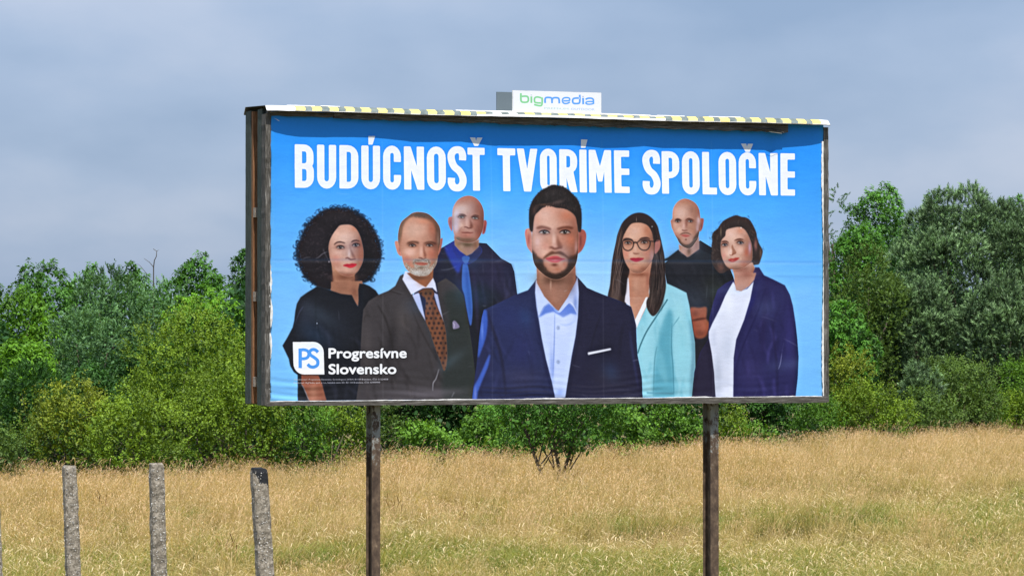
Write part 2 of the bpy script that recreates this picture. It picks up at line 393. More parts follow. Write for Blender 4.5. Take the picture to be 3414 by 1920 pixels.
P([(410, 1080), (420, 1220), (600, 1365), (640, 1350), (860, 1190), (855, 900), (650, 1180)], (184, 150, 146), 4, smooth=False)
B(640, 1240, 60, 100, (110, 84, 74), .8); B(800, 1080, 80, 160, (150, 112, 112), .7); B(500, 1240, 60, 60, (206, 178, 176), .5)
f6 = [(590, 85), (510, 90), (420, 130), (340, 210), (295, 300), (278, 400), (272, 520), (250, 560), (258, 680), (290, 790), (330, 880), (380, 960), (430, 1060), (520, 1140), (620, 1170), (700, 1140), (770, 1050), (830, 950), (865, 800), (900, 640), (885, 480), (860, 310), (790, 190), (690, 120)]
P([(880, 540), (935, 512), (965, 540), (950, 660), (930, 740), (895, 795), (860, 780)], (160, 104, 100), 4); B(905, 670, 25, 60, (100, 58, 56), .5)
P([(275, 560), (240, 560), (232, 580), (258, 700), (280, 760)], (196, 150, 145), 3)
P(f6, (198, 160, 152), 3); clip(f6); model(f6)
B(620, 130, 260, 120, (170, 126, 108), .7); B(450, 400, 160, 150, (220, 190, 186), .7); B(720, 330, 100, 220, (160, 118, 106), .6); B(850, 560, 60, 120, (205, 180, 190), .8)
B(820, 740, 50, 120, (196, 170, 184), .7); B(690, 700, 110, 110, (180, 136, 118), .6); B(330, 660, 60, 120, (222, 192, 188), .6); B(580, 620, 40, 110, (140, 90, 82), .6)
P([(330, 860), (380, 930), (430, 970), (470, 1040), (540, 1085), (620, 1090), (700, 1030), (745, 940), (800, 860), (860, 800), (880, 900), (820, 1040), (730, 1150), (620, 1190), (510, 1150), (420, 1060), (370, 970)], (82, 66, 58), 20, .9)
P([(425, 890), (480, 838), (560, 818), (640, 838), (695, 890), (640, 862), (560, 850), (480, 866)], (104, 70, 62), 8, .7)
P([(330, 560), (370, 518), (430, 525), (480, 565), (420, 560)], (70, 46, 42), 8, .85); P([(560, 560), (620, 508), (700, 525), (760, 570), (680, 545), (610, 545)], (88, 52, 46), 8, .8)
eye(390, 580, 105, 40, 0, (60, 50, 45)); eye(665, 580, 105, 38, 4, (60, 50, 45), look=.1)
B(520, 690, 35, 80, (228, 196, 198), .6); L([(480, 770), (540, 785), (610, 775)], 24, (112, 66, 62), 8, .7)
P([(460, 885), (540, 868), (580, 870), (660, 895), (600, 925), (540, 925)], (178, 96, 96), 6, .9); B(570, 980, 25, 20, (110, 66, 58), .7); B(570, 1040, 50, 40, (196, 148, 134), .5)
clip()

# --- first person: woman with a big dark curly crown of hair, black dress
crop(940, 680, 4.83)
h1 = [(1010, 70), (860, 62), (700, 90), (600, 150), (480, 250), (400, 340), (345, 450), (300, 560), (250, 650), (235, 740), (235, 840), (265, 950), (310, 1080), (380, 1190), (480, 1270), (560, 1330), (700, 1380), (900, 1390), (1180, 1300), (1340, 1260), (1440, 1200), (1500, 1100), (1560, 1000), (1600, 880), (1600, 760), (1575, 620), (1530, 500), (1470, 390), (1400, 290), (1300, 200), (1180, 125), (1080, 80)]
HB = (38, 33, 38)
P(h1, HB, 10)
hs = spline(h1)
for k in range(240):
    i = rng.integers(len(hs)); x, y = hs[i]
    if y > 1290 and 560 < x < 1180: continue
    dx, dy = x - 900, y - 700; d = math.hypot(dx, dy); q = rng.uniform(-30, 34); r = rng.uniform(16, 42)
    x += dx / d * q; y += dy / d * q; a0 = rng.random() * 6.28
    L([(x + r * math.cos(a0 + t), y + r * .8 * math.sin(a0 + t)) for t in np.linspace(0, rng.uniform(2.5, 5.5), 7)], rng.uniform(6, 13), (22, 40, 62), 2, .85)
for k in range(420):
    a0 = rng.random() * 6.28; rad = rng.random() ** .5
    x, y = 910 + 640 * rad * math.cos(a0), 690 + 580 * rad * math.sin(a0); r = rng.uniform(15, 45); t0 = rng.random() * 6.28
    c = [(64, 56, 62), (24, 21, 25), (78, 66, 70), (30, 28, 34)][rng.integers(4)]
    L([(x + r * math.cos(t0 + t), y + r * math.sin(t0 + t)) for t in np.linspace(0, 2.2, 5)], rng.uniform(6, 12), c, 4, .55)
for k in range(90):
    i = rng.integers(len(hs)); x, y = hs[i]
    if y > 1290 and 560 < x < 1180: continue
    d = math.hypot(x - 900, y - 700); q = rng.uniform(20, 70); B(x - (x - 900) / d * q, y - (y - 700) / d * q, rng.uniform(6, 12), rng.uniform(5, 9), (60, 100, 150), .4, rng.uniform(0, 90))
B(560, 560, 200, 250, (56, 50, 58), .35); B(900, 200, 300, 100, (58, 52, 56), .35); B(1400, 900, 120, 300, (24, 22, 24), .5)
P([(800, 960), (822, 1200), (812, 1340), (780, 1380), (900, 1430), (1060, 1480), (1150, 1500), (1240, 1390), (1175, 1270), (1172, 1120)], (190, 144, 124), 5, smooth=False)
B(1000, 1180, 200, 70, (128, 82, 66), .8); B(1160, 1280, 60, 160, (120, 80, 70), .7); B(820, 1250, 30, 130, (110, 72, 62), .6)
f1 = [(1060, 333), (940, 345), (880, 405), (820, 490), (772, 590), (752, 700), (762, 800), (785, 920), (830, 1010), (900, 1085), (980, 1140), (1060, 1165), (1140, 1150), (1215, 1090), (1270, 1000), (1305, 900), (1310, 760), (1285, 620), (1250, 500), (1200, 410), (1130, 350)]
P(f1, (218, 178, 168), 5); clip(f1); model(f1)
B(1000, 520, 170, 110, (240, 212, 208), .7); B(1180, 390, 80, 60, (206, 130, 104), .5); B(880, 870, 90, 90, (206, 132, 124), .55); B(900, 780, 100, 60, (236, 205, 202), .6)
B(1270, 800, 70, 300, (170, 112, 100), .7); B(1180, 800, 50, 100, (196, 142, 130), .5); B(1060, 1150, 220, 40, (170, 112, 96), .6); B(820, 1000, 40, 100, (176, 124, 108), .5); B(1060, 1080, 70, 40, (232, 190, 178), .5)
P([(1090, 640), (1110, 720), (1150, 800), (1190, 870), (1150, 870), (1120, 800), (1095, 720)], (140, 92, 84), 14, .7); B(1082, 810, 28, 70, (246, 222, 222), .7)
L([(1020, 880), (1060, 868), (1110, 895), (1190, 885)], 26, (120, 66, 60), 9, .75)
L([(838, 660), (885, 622), (950, 614), (1020, 634)], 22, (66, 40, 40), 4, .9); L([(1115, 618), (1150, 596), (1200, 588), (1252, 602)], 20, (66, 40, 40), 4, .9)
eye(942, 700, 120, 44, 2, (62, 52, 52), sock=(110, 66, 66), sa=.7); eye(1192, 664, 112, 44, -2, (56, 46, 48), sock=(104, 60, 60), sa=.75)
P([(985, 992), (1040, 966), (1090, 968), (1130, 957), (1205, 970), (1165, 1012), (1100, 1030), (1040, 1012)], (206, 44, 66), 4); L([(990, 990), (1090, 984), (1200, 972)], 7, (120, 20, 36), 3, .8); B(1100, 1005, 40, 12, (230, 80, 100), .6)
clip()
B(760, 930, 14, 16, (210, 190, 200), .6)
L([(540, 880), (600, 850), (660, 800), (750, 762)], 9, (140, 135, 145), 3, .8); L([(330, 890), (400, 860), (465, 858)], 8, (110, 108, 120), 3, .7)
crop(940, 900, 3.294)
d1 = [(390, 178), (470, 200), (560, 232), (650, 262), (735, 272), (768, 275), (800, 340), (835, 400), (842, 330), (838, 215), (850, 150), (900, 150), (960, 175), (1030, 225), (1060, 270), (1100, 500), (1100, 1440), (172, 1440), (172, 1150), (130, 1120), (90, 1050), (75, 975), (30, 880), (6, 830), (60, 740), (118, 630), (135, 560), (148, 450), (165, 370), (205, 300), (280, 245)]
P([(540, 130), (880, 120), (900, 200), (862, 300), (846, 412), (800, 370), (740, 300), (640, 280), (540, 250)], (168, 122, 104), 4, smooth=False); B(800, 250, 50, 70, (128, 86, 74), .6)
P(d1, (32, 34, 42), 2, smooth=False)
clip(d1, smooth=False); folds(50, (60, 300, 900, 1300), 75, 300, 30, [(18, 19, 24), (50, 52, 66), (60, 62, 78)], .3); clip(); B(260, 500, 90, 200, (48, 50, 64), .6); B(640, 640, 160, 260, (38, 42, 54), .5); L([(235, 400), (190, 470), (145, 590)], 12, (66, 72, 96), 6, .6); B(980, 400, 60, 160, (22, 24, 28), .6); L([(372, 300), (380, 560), (440, 800)], 12, (24, 26, 30), 8, .7)
B(386, 585, 8, 8, (190, 195, 215), .9); L([(386, 545), (386, 640)], 4, (120, 125, 140), 1, .8)
P([(212, 1140), (400, 1150), (440, 1250), (490, 1440), (300, 1440), (240, 1290), (212, 1250)], (150, 96, 80), 5, smooth=False)
B(340, 1350, 60, 120, (196, 146, 128), .6); B(300, 1210, 60, 40, (128, 72, 60), .5); L([(212, 1250), (250, 1320), (300, 1440)], 8, (190, 190, 205), 3, .7)

# --- second person: man with grey beard, brown-grey suit, spotted tie
crop(1200, 880, 3.15)
s2 = [(-40, 1430), (0, 1150), (10, 820), (20, 640), (35, 480), (90, 390), (190, 325), (300, 280), (370, 230), (420, 125), (455, 105), (560, 330), (700, 620), (860, 610), (830, 420), (810, 200), (900, 150), (1000, 220), (1085, 330), (1105, 430), (1150, 700), (1180, 900), (1240, 1430)]
P(s2, (68, 63, 65), 3, smooth=False)
clip(s2, smooth=False)
folds(60, (0, 350, 1200, 1400), 70, 320, 28, [(40, 35, 35), (84, 76, 76), (50, 45, 45)], .3)
P([(880, 330), (1000, 280), (1200, 400), (1300, 1430), (890, 1430), (890, 900), (930, 600)], (50, 56, 54), 26, .9)
B(330, 800, 60, 260, (46, 42, 44), .7, 8); L([(180, 420), (260, 560), (320, 740), (345, 900)], 16, (48, 43, 43), 8, .8); B(450, 560, 110, 160, (92, 84, 82), .5); L([(120, 560), (60, 540), (40, 620)], 10, (48, 44, 44), 8, .6)
B(700, 1350, 500, 60, (104, 98, 104), .7); B(80, 900, 60, 300, (88, 80, 80), .5); L([(545, 480), (640, 700), (760, 920), (870, 1100)], 14, (52, 46, 46), 8, .6); L([(540, 400), (540, 1400)], 5, (60, 54, 54), 3, .5)
L([(300, 280), (400, 310), (440, 320)], 10, (50, 44, 44), 5, .6)
clip()
P([(475, 75), (445, 160), (540, 322), (660, 255), (760, 250), (810, 300), (790, 200), (765, 145)], (222, 226, 248), 3, smooth=False)
P([(548, 325), (620, 300), (690, 600), (620, 480)], (196, 204, 240), 4, smooth=False); P([(770, 300), (815, 320), (875, 610), (820, 470)], (176, 184, 222), 4, smooth=False)
P([(490, 95), (560, 165), (690, 245), (765, 150), (770, 60)], (150, 104, 82), 4, smooth=False); B(660, 190, 70, 50, (170, 110, 80), .6); B(620, 140, 100, 30, (110, 80, 66), .7)
tie = [(612, 295), (670, 262), (720, 255), (765, 275), (780, 320), (770, 350), (820, 470), (880, 620), (905, 760), (915, 1000), (885, 1120), (840, 1000), (790, 880), (740, 720), (690, 600), (684, 480), (690, 380), (650, 330)]
P(tie, (128, 86, 68), 4); clip(tie)
B(720, 290, 80, 50, (96, 72, 56), .8); B(880, 900, 30, 260, (84, 58, 46), .6)
for j in range(16):
    for i in range(5):
        P([(640 + i * 50 + (j % 2) * 26 + j * 6 + 13 * math.cos(t), 310 + j * 52 + 15 * math.sin(t)) for t in np.linspace(0, 6.28, 7)[:-1]], (58, 42, 40), 3, .85)
L([(755, 380), (770, 520), (775, 700)], 10, (72, 48, 42), 6, .7)
clip()
P([(975, 605), (1000, 598), (1045, 660), (985, 682), (972, 650)], (130, 120, 150), 3); L([(975, 610), (990, 640), (984, 680)], 8, (210, 205, 225), 2, .8)
L([(830, 1100), (800, 1200), (770, 1250), (765, 1330)], 7, (205, 205, 215), 1.5, .75); L([(990, 1345), (965, 1395)], 8, (220, 220, 230), 1.5, .8)
crop(1280, 680, 5.175)
f2 = [(600, 140), (500, 155), (420, 210), (320, 290), (280, 360), (250, 480), (242, 600), (255, 700), (300, 860), (320, 960), (350, 1060), (400, 1140), (470, 1200), (560, 1240), (650, 1250), (740, 1240), (800, 1190), (860, 1110), (910, 1010), (930, 880), (960, 720), (975, 560), (965, 420), (920, 330), (840, 235), (740, 165)]
P([(250, 655), (200, 640), (186, 670), (205, 760), (240, 860), (300, 905), (305, 840)], (212, 160, 150), 4); P([(955, 640), (985, 595), (1012, 600), (995, 730), (965, 830), (930, 885), (925, 800)], (168, 104, 98), 4); B(270, 780, 20, 60, (160, 90, 88), .5)
P(f2, (208, 162, 148), 4); clip(f2); model(f2)
P([(250, 700), (240, 480), (280, 340), (420, 190), (600, 130), (760, 150), (880, 250), (960, 380), (990, 620), (950, 760), (900, 640), (890, 480), (840, 340), (720, 270), (600, 235), (480, 215), (380, 290), (330, 380), (300, 500), (270, 640)], (88, 76, 68), 22, .85); strands(160, (420, 150, 860, 215), lambda x, y: [(x, y), (x + (x - 620) * .06, y + 14), (x + (x - 620) * .10, y + 34)], 7, [(62, 50, 46), (110, 96, 88), (74, 62, 56)], .28, 4)
B(285, 470, 30, 120, (140, 116, 100), .8); B(930, 620, 30, 120, (150, 136, 132), .7)
B(560, 440, 190, 130, (228, 194, 186), .7); B(830, 420, 80, 140, (182, 112, 92), .6); B(450, 830, 110, 70, (238, 200, 196), .7); B(830, 860, 90, 100, (204, 128, 112), .7); B(400, 950, 70, 70, (196, 128, 120), .5)
B(900, 700, 60, 220, (140, 92, 82), .6); B(700, 300, 150, 60, (206, 140, 116), .5)
P([(390, 690), (430, 655), (510, 640), (590, 655), (600, 690), (520, 672), (440, 690)], (84, 56, 48), 10, .85); P([(680, 690), (740, 655), (830, 650), (900, 680), (880, 700), (790, 675)], (84, 54, 46), 10, .85)
eye(490, 718, 115, 40, 3, (62, 48, 44), sock=(120, 74, 60)); eye(785, 716, 115, 38, 4, (60, 45, 42), sock=(110, 62, 52), sa=.7)
P([(690, 700), (700, 800), (730, 890), (700, 930), (680, 840), (675, 760)], (134, 82, 70), 12, .7); B(640, 830, 36, 90, (240, 206, 202), .7); L([(590, 930), (640, 935), (680, 955), (730, 930)], 26, (108, 64, 58), 9, .7)
bd2 = [(360, 1000), (420, 1050), (470, 1100), (520, 1090), (500, 1030), (500, 970), (560, 945), (640, 960), (740, 945), (800, 990), (800, 1050), (770, 1110), (820, 1060), (880, 1010), (935, 920), (915, 1040), (860, 1120), (800, 1200), (740, 1245), (650, 1255), (560, 1245), (470, 1210), (400, 1150), (350, 1080)]
P(bd2, (168, 158, 150), 14, .85); P([(498, 1035), (515, 985), (580, 958), (660, 975), (760, 962), (800, 1005), (788, 1035), (720, 992), (620, 992), (540, 1012)], (132, 110, 100), 9, .7)
B(640, 1100, 60, 30, (130, 112, 100), .7); B(560, 1190, 120, 45, (206, 204, 200), .7); B(760, 1170, 80, 50, (188, 182, 174), .6); B(880, 1060, 40, 90, (130, 116, 108), .6)
speckle(bd2, [(225, 222, 218), (110, 95, 85), (240, 238, 232)], 260, 16, 2, .5)
P([(530, 1020), (620, 1005), (700, 1012), (760, 1030), (700, 1055), (620, 1055), (560, 1042)], (190, 112, 104), 5, .9); L([(530, 1020), (620, 1020), (700, 1028), (755, 1030)], 8, (100, 48, 44), 3, .8)
clip()

# --- fifth person: woman with long dark hair and glasses, mint blazer
crop(2020, 690, 4.996)
P([(560, 95), (440, 120), (340, 190), (270, 270), (225, 370), (190, 470), (165, 600), (130, 760), (105, 920), (88, 1120), (70, 1300), (30, 1500), (60, 1640), (300, 1700), (420, 1400), (760, 1300), (960, 1500), (990, 1200), (980, 880), (950, 700), (915, 540), (890, 440), (860, 320), (790, 210), (680, 125)], (56, 43, 42), 5)
crop(2000, 860, 3.019)
P([(280, 190), (300, 470), (345, 600), (370, 720), (480, 500), (500, 350), (500, 100), (300, 100)], (206, 160, 144), 4, smooth=False)
jk = [(660, 250), (760, 295), (870, 350), (900, 480), (930, 700), (955, 850), (960, 1100), (935, 1270), (925, 1400), (425, 1400), (420, 1250), (375, 960), (370, 690), (500, 430), (500, 330), (620, 300)]
P(jk, (146, 206, 220), 3, smooth=False)
clip(jk, smooth=False)
folds(50, (400, 350, 940, 1380), 82, 240, 24, [(96, 172, 190), (178, 230, 238), (116, 186, 202)], .3, 10)
P([(600, 780), (690, 520), (740, 600), (725, 800), (730, 1000), (745, 1400), (540, 1400), (560, 1000)], (84, 160, 180), 20, .85)
P([(560, 880), (580, 870), (640, 1000), (680, 1250), (620, 1200), (560, 1050)], (120, 190, 206), 14, .5)
B(800, 560, 60, 190, (164, 220, 228), .6); B(820, 930, 70, 260, (150, 214, 226), .7); L([(905, 620), (945, 900), (930, 1200), (920, 1400)], 44, (96, 140, 158), 14, .8); B(460, 900, 80, 300, (160, 220, 232), .5)
L([(575, 880), (548, 1050), (538, 1400)], 7, (70, 130, 145), 3, .7); L([(725, 650), (720, 900), (735, 1100), (745, 1400)], 8, (56, 122, 142), 4, .8)
L([(680, 415), (640, 480), (560, 600), (470, 740), (410, 870), (380, 960)], 12, (44, 96, 110), 3, .9, taper=False); B(640, 700, 30, 120, (104, 176, 194), .5, 25)
P([(470, 1345), (740, 1355), (740, 1372), (470, 1365)], (90, 150, 168), 3, .7, smooth=False); L([(730, 690), (780, 620), (800, 590)], 8, (80, 144, 160), 4, .7)
clip()
P([(275, 200), (290, 200), (300, 330), (300, 490), (250, 440)], (226, 222, 232), 3, smooth=False)
P([(480, 360), (500, 300), (515, 330), (500, 420), (430, 560), (372, 700), (345, 640)], (236, 240, 248), 3, smooth=False)
P([(500, 180), (640, 180), (665, 260), (650, 380), (600, 520), (535, 585), (480, 520), (468, 440), (500, 350)], (58, 45, 42), 5); strands(70, (505, 180, 650, 420), lambda x, y: [(x, y), (x - 14, y + 80), (x - 30 + rng.uniform(-10, 10), y + 150)], 6, [(100, 82, 74), (32, 25, 25)], .45); L([(540, 250), (520, 400), (540, 560)], 16, (84, 68, 62), 8, .5); L([(620, 220), (610, 380), (570, 500)], 14, (36, 28, 28), 8, .6)
crop(2020, 690, 4.996)
P([(90, 1320), (110, 950), (180, 800), (250, 900), (260, 1150), (235, 1449), (180, 1600), (90, 1560)], (98, 80, 76), 24, .75); P([(260, 700), (300, 860), (400, 1060), (360, 1200), (330, 1449), (260, 1449), (250, 1100)], (34, 26, 28), 14, .9)
clip([(560, 95), (440, 120), (340, 190), (270, 270), (225, 370), (190, 470), (165, 600), (130, 760), (105, 920), (88, 1120), (70, 1300), (30, 1500), (60, 1640), (300, 1700), (420, 1400), (760, 1300), (960, 1500), (990, 1200), (980, 880), (950, 700), (915, 540), (890, 440), (860, 320), (790, 210), (680, 125)])
strands(150, (90, 200, 240, 1000), lambda x, y: [(x + 60, y), (x, y + 260), (x - 30, y + 520)], 9, [(112, 92, 84), (36, 27, 28), (84, 66, 60)], .4)
strands(110, (800, 300, 960, 1000), lambda x, y: [(x - 20, y), (x + 15, y + 240), (x + 5, y + 480)], 9, [(92, 74, 68), (30, 23, 25)], .4)
clip()
P([(400, 1040), (390, 1200), (400, 1500), (720, 1500), (700, 1300), (770, 900), (520, 1090)], (196, 146, 128), 5, smooth=False); B(560, 1120, 180, 50, (140, 86, 68), .8); B(500, 1300, 80, 130, (216, 176, 160), .5); B(700, 1230, 40, 160, (150, 96, 84), .7)
f5 = [(540, 262), (440, 275), (380, 330), (330, 410), (290, 500), (272, 600), (278, 720), (295, 830), (330, 930), (390, 1030), (450, 1085), (530, 1105), (610, 1085), (690, 1010), (760, 900), (795, 780), (800, 640), (780, 520), (760, 420), (700, 320), (620, 275)]
P([(820, 590), (870, 550), (905, 580), (900, 680), (850, 760), (810, 770)], (176, 120, 122), 5)
P(f5, (214, 168, 150), 5); clip(f5); model(f5)
B(480, 400, 130, 90, (236, 204, 196), .7); B(700, 380, 80, 120, (190, 124, 100), .6); B(340, 780, 60, 80, (220, 144, 132), .6); B(600, 660, 80, 60, (230, 190, 172), .4); B(690, 780, 90, 90, (212, 132, 112), .6); B(770, 850, 50, 200, (180, 140, 146), .7)
B(500, 1010, 90, 40, (226, 166, 146), .6); B(640, 1040, 120, 60, (140, 88, 72), .6); B(400, 600, 150, 60, (190, 130, 112), .5)
P([(285, 540), (340, 515), (420, 530), (450, 560), (370, 545), (300, 560)], (58, 40, 40), 5, .9); P([(550, 545), (600, 510), (690, 505), (740, 540), (690, 530), (600, 535)], (58, 40, 40), 5, .9)
eye(368, 600, 110, 38, 2, (60, 46, 42)); eye(640, 590, 110, 40, 0, (60, 46, 42))
B(490, 690, 32, 70, (240, 208, 198), .6); L([(450, 765), (490, 780), (560, 775)], 20, (130, 74, 64), 8, .7)
P([(400, 865), (450, 848), (500, 850), (545, 845), (635, 858), (580, 895), (510, 915), (450, 900)], (190, 44, 66), 4); L([(400, 865), (500, 866), (630, 860)], 6, (110, 20, 34), 3, .8); L([(430, 950), (500, 945), (560, 955)], 12, (176, 116, 100), 8, .6)
clip()
GL = (26, 22, 26)
L([(278, 570), (320, 552), (400, 548), (455, 580), (458, 640), (430, 700), (370, 728), (310, 705), (280, 650), (276, 570)], 14, GL, 2, .95, taper=False)
L([(520, 600), (560, 560), (640, 545), (720, 560), (738, 600), (722, 670), (680, 715), (620, 720), (565, 690), (530, 630), (518, 590)], 14, GL, 2, .95, taper=False)
L([(455, 600), (490, 590), (525, 600)], 20, GL, 2, .95, taper=False); L([(735, 570), (800, 575), (880, 560)], 14, GL, 3, .8, taper=False)
B(508, 215, 8, 40, (150, 130, 120), .5); B(768, 328, 12, 12, (150, 150, 150), .9)
L([(790, 1000), (780, 1200), (760, 1400)], 30, (72, 58, 54), 14, .5)

# --- seventh person: woman with wavy bob, white top, navy blazer
crop(2340, 700, 6.0375)
h7 = [(690, 108), (560, 150), (440, 215), (370, 290), (320, 370), (230, 450), (200, 530), (205, 640), (190, 720), (200, 820), (180, 930), (200, 1060), (260, 1180), (350, 1270), (450, 1260), (560, 1200), (1040, 1110), (1140, 1090), (1180, 1000), (1215, 880), (1215, 800), (1150, 680), (1110, 560), (1090, 450), (1040, 330), (970, 210), (890, 155), (800, 140)]
P(h7, (60, 48, 46), 8)
for k in range(160):
    i = rng.integers(len(spline(h7))); x, y = spline(h7)[i]
    if x > 500 and y > 900: continue
    if x > 420 and k % 3: continue
    r = rng.uniform(20, 55); t0 = rng.random() * 6.28
    L([(x + r * math.cos(t0 + t), y + r * math.sin(t0 + t)) for t in np.linspace(0, 1.6, 5)], 8, (40, 46, 54), 3, .4)
for k in range(150):
    x, y = 200 + rng.random() * 950, 200 + rng.random() * 950; r = rng.uniform(40, 90); t0 = rng.uniform(1, 3)
    clip(h7) if k == 0 else None
    L([(x + r * math.cos(t0 + t), y + r * math.sin(t0 + t)) for t in np.linspace(0, 1.6, 5)], 14, [(98, 80, 72), (38, 30, 32), (84, 72, 64)][rng.integers(3)], 6, .5)
B(380, 1150, 90, 110, (128, 90, 82), .6); B(1180, 880, 30, 120, (130, 115, 90), .5); B(380, 440, 20, 100, (130, 112, 92), .6)
clip()
P([(610, 1180), (650, 1350), (650, 1500), (1000, 1500), (1100, 1250), (1010, 1050)], (206, 166, 158), 5, smooth=False); B(760, 1180, 200, 70, (150, 100, 90), .8); B(1040, 1260, 60, 120, (140, 84, 74), .6)
f7 = [(740, 345), (600, 365), (490, 410), (470, 520), (400, 600), (378, 700), (378, 840), (400, 950), (440, 1050), (490, 1130), (570, 1180), (680, 1200), (800, 1180), (900, 1120), (990, 1040), (1010, 900), (1000, 720), (950, 560), (890, 440), (820, 370)]
P(f7, (222, 186, 178), 5); clip(f7); model(f7)
B(600, 490, 130, 90, (238, 210, 206), .6); B(780, 420, 90, 70, (214, 150, 128), .6); B(895, 850, 60, 110, (196, 106, 88), .55); B(960, 760, 40, 130, (196, 160, 196), .7); B(440, 920, 50, 60, (226, 160, 158), .6); B(760, 820, 70, 70, (240, 208, 202), .6)
B(850, 1080, 120, 90, (176, 112, 98), .7); B(900, 560, 80, 80, (176, 126, 110), .5)
P([(385, 640), (440, 618), (500, 625), (540, 670), (480, 650), (420, 655)], (82, 50, 48), 7, .85); P([(645, 620), (700, 585), (770, 575), (840, 600), (780, 605), (700, 612)], (88, 52, 44), 7, .85)
eye(455, 705, 120, 48, -2, (74, 70, 76), look=.05); eye(768, 662, 128, 50, 4, (66, 66, 74), look=.08)
P([(610, 700), (640, 770), (690, 860), (640, 900), (600, 905), (610, 820), (590, 760)], (160, 106, 86), 10, .7); B(575, 830, 30, 60, (246, 224, 222), .6); L([(545, 895), (590, 915), (640, 880), (685, 870)], 18, (130, 70, 60), 8, .65)
P([(525, 1008), (580, 978), (625, 980), (670, 962), (748, 968), (700, 1015), (640, 1045), (580, 1045)], (196, 78, 74), 5); B(610, 1018, 35, 12, (240, 150, 140), .7); L([(525, 1008), (620, 1005), (745, 970)], 6, (120, 34, 36), 3, .7); B(780, 980, 14, 30, (240, 200, 180), .5)
clip()
B(1080, 700, 35, 110, (170, 116, 120), .7); B(785, 362, 14, 12, (255, 250, 250), 1)
crop(2000, 860, 3.019)
j7 = [(1560, 95), (1600, 95), (1650, 175), (1740, 215), (1860, 275), (1910, 370), (1940, 480), (1965, 640), (1985, 820), (1998, 1000), (1990, 1200), (1968, 1400), (935, 1400), (950, 1150), (1010, 950), (1090, 820), (1100, 600), (1140, 440), (1180, 320), (1260, 255), (1345, 215), (1400, 330), (1480, 300)]
P(j7, (44, 42, 92), 3, smooth=False)
clip(j7, smooth=False)
folds(60, (1350, 250, 1990, 1380), 84, 260, 26, [(34, 30, 74), (72, 66, 132), (40, 36, 84)], .32, 10)
P([(930, 1400), (960, 1100), (1050, 850), (1140, 900), (1165, 1400)], (44, 38, 60), 16, .9); B(1650, 640, 40, 420, (40, 34, 80), .7, 4); L([(1720, 600), (1750, 800), (1780, 1100), (1790, 1400)], 22, (34, 30, 70), 12, .7); B(1900, 800, 60, 300, (58, 54, 122), .5); L([(1965, 640), (1995, 1000), (1965, 1400)], 36, (28, 40, 84), 10, .8)
B(1520, 1150, 120, 200, (62, 56, 110), .5); L([(1660, 320), (1620, 440), (1580, 560), (1440, 880), (1370, 1100)], 12, (32, 28, 76), 8, .8); B(1500, 480, 40, 160, (44, 44, 124), .6, 25); L([(1830, 960), (1815, 1060), (1795, 1120)], 5, (180, 180, 205), 1.5, .7); L([(1850, 850), (1830, 960)], 4, (150, 150, 190), 1.5, .5)
clip()
wt7 = [(1340, 240), (1400, 330), (1480, 310), (1545, 235), (1510, 420), (1450, 620), (1370, 820), (1345, 1000), (1342, 1400), (1165, 1400), (1150, 1150), (1125, 960), (1095, 800), (1095, 740), (1130, 660), (1200, 520), (1260, 380), (1310, 290)]
P(wt7, (226, 230, 246), 3, smooth=False); clip(wt7, smooth=False)
B(1280, 900, 90, 200, (196, 204, 222), .6); B(1180, 1200, 60, 240, (176, 184, 202), .7); B(1250, 1250, 120, 40, (200, 206, 224), .6); B(1300, 450, 60, 160, (240, 244, 254), .7); B(1140, 820, 40, 120, (200, 206, 226), .7)
clip(); L([(1350, 245), (1365, 330), (1420, 335), (1480, 300)], 8, (196, 196, 210), 3, .7)
P([(1352, 150), (1352, 250), (1368, 325), (1420, 335), (1500, 285), (1550, 220), (1570, 150)], (200, 158, 150), 5, smooth=False); B(1480, 160, 90, 50, (158, 104, 94), .7)

# --- fourth person, in front: man with short dark hair and beard, navy suit, open light blue shirt
crop(1560, 880, 3.15)
s4 = [(45, 1420), (55, 1320), (90, 1060), (105, 900), (120, 740), (145, 560), (165, 480), (220, 455), (330, 405), (480, 330), (630, 275), (690, 200), (720, 160), (1130, 115), (1180, 170), (1250, 250), (1340, 290), (1480, 345), (1600, 390), (1715, 450), (1740, 540), (1765, 640), (1770, 800), (1780, 960), (1805, 1080), (1825, 1200), (1832, 1420)]
P(s4, (44, 50, 90), 3, smooth=False)
clip(s4, smooth=False)
folds(70, (80, 400, 1800, 1400), 78, 320, 30, [(32, 34, 62), (66, 70, 122), (38, 40, 76)], .28, 22)
P([(1130, 120), (1400, 300), (1720, 450), (1800, 1000), (1840, 1420), (1020, 1420), (1110, 900), (1150, 500)], (40, 38, 62), 24, .9)
B(420, 560, 200, 180, (46, 56, 110), .6); B(560, 900, 160, 220, (48, 52, 104), .6); B(560, 1200, 260, 140, (66, 64, 92), .5); B(1450, 900, 180, 260, (36, 35, 54), .6); B(1480, 1200, 200, 120, (54, 50, 66), .6)
P([(160, 490), (200, 500), (205, 620), (190, 760), (150, 880), (105, 980), (115, 780), (135, 600)], (58, 92, 190), 8, .9)
P([(225, 950), (215, 1060), (160, 1200), (110, 1330), (90, 1420), (50, 1420), (60, 1300), (120, 1180)], (66, 98, 196), 8, .9); B(150, 700, 16, 100, (104, 140, 225), .7); B(78, 1360, 16, 60, (120, 140, 220), .7)
L([(200, 500), (260, 680), (330, 900), (370, 1100), (400, 1400)], 26, (38, 38, 62), 12, .8); L([(1700, 700), (1740, 1000), (1790, 1300)], 18, (56, 62, 112), 12, .6); L([(1640, 620), (1600, 800), (1590, 1000)], 22, (32, 30, 46), 14, .6)
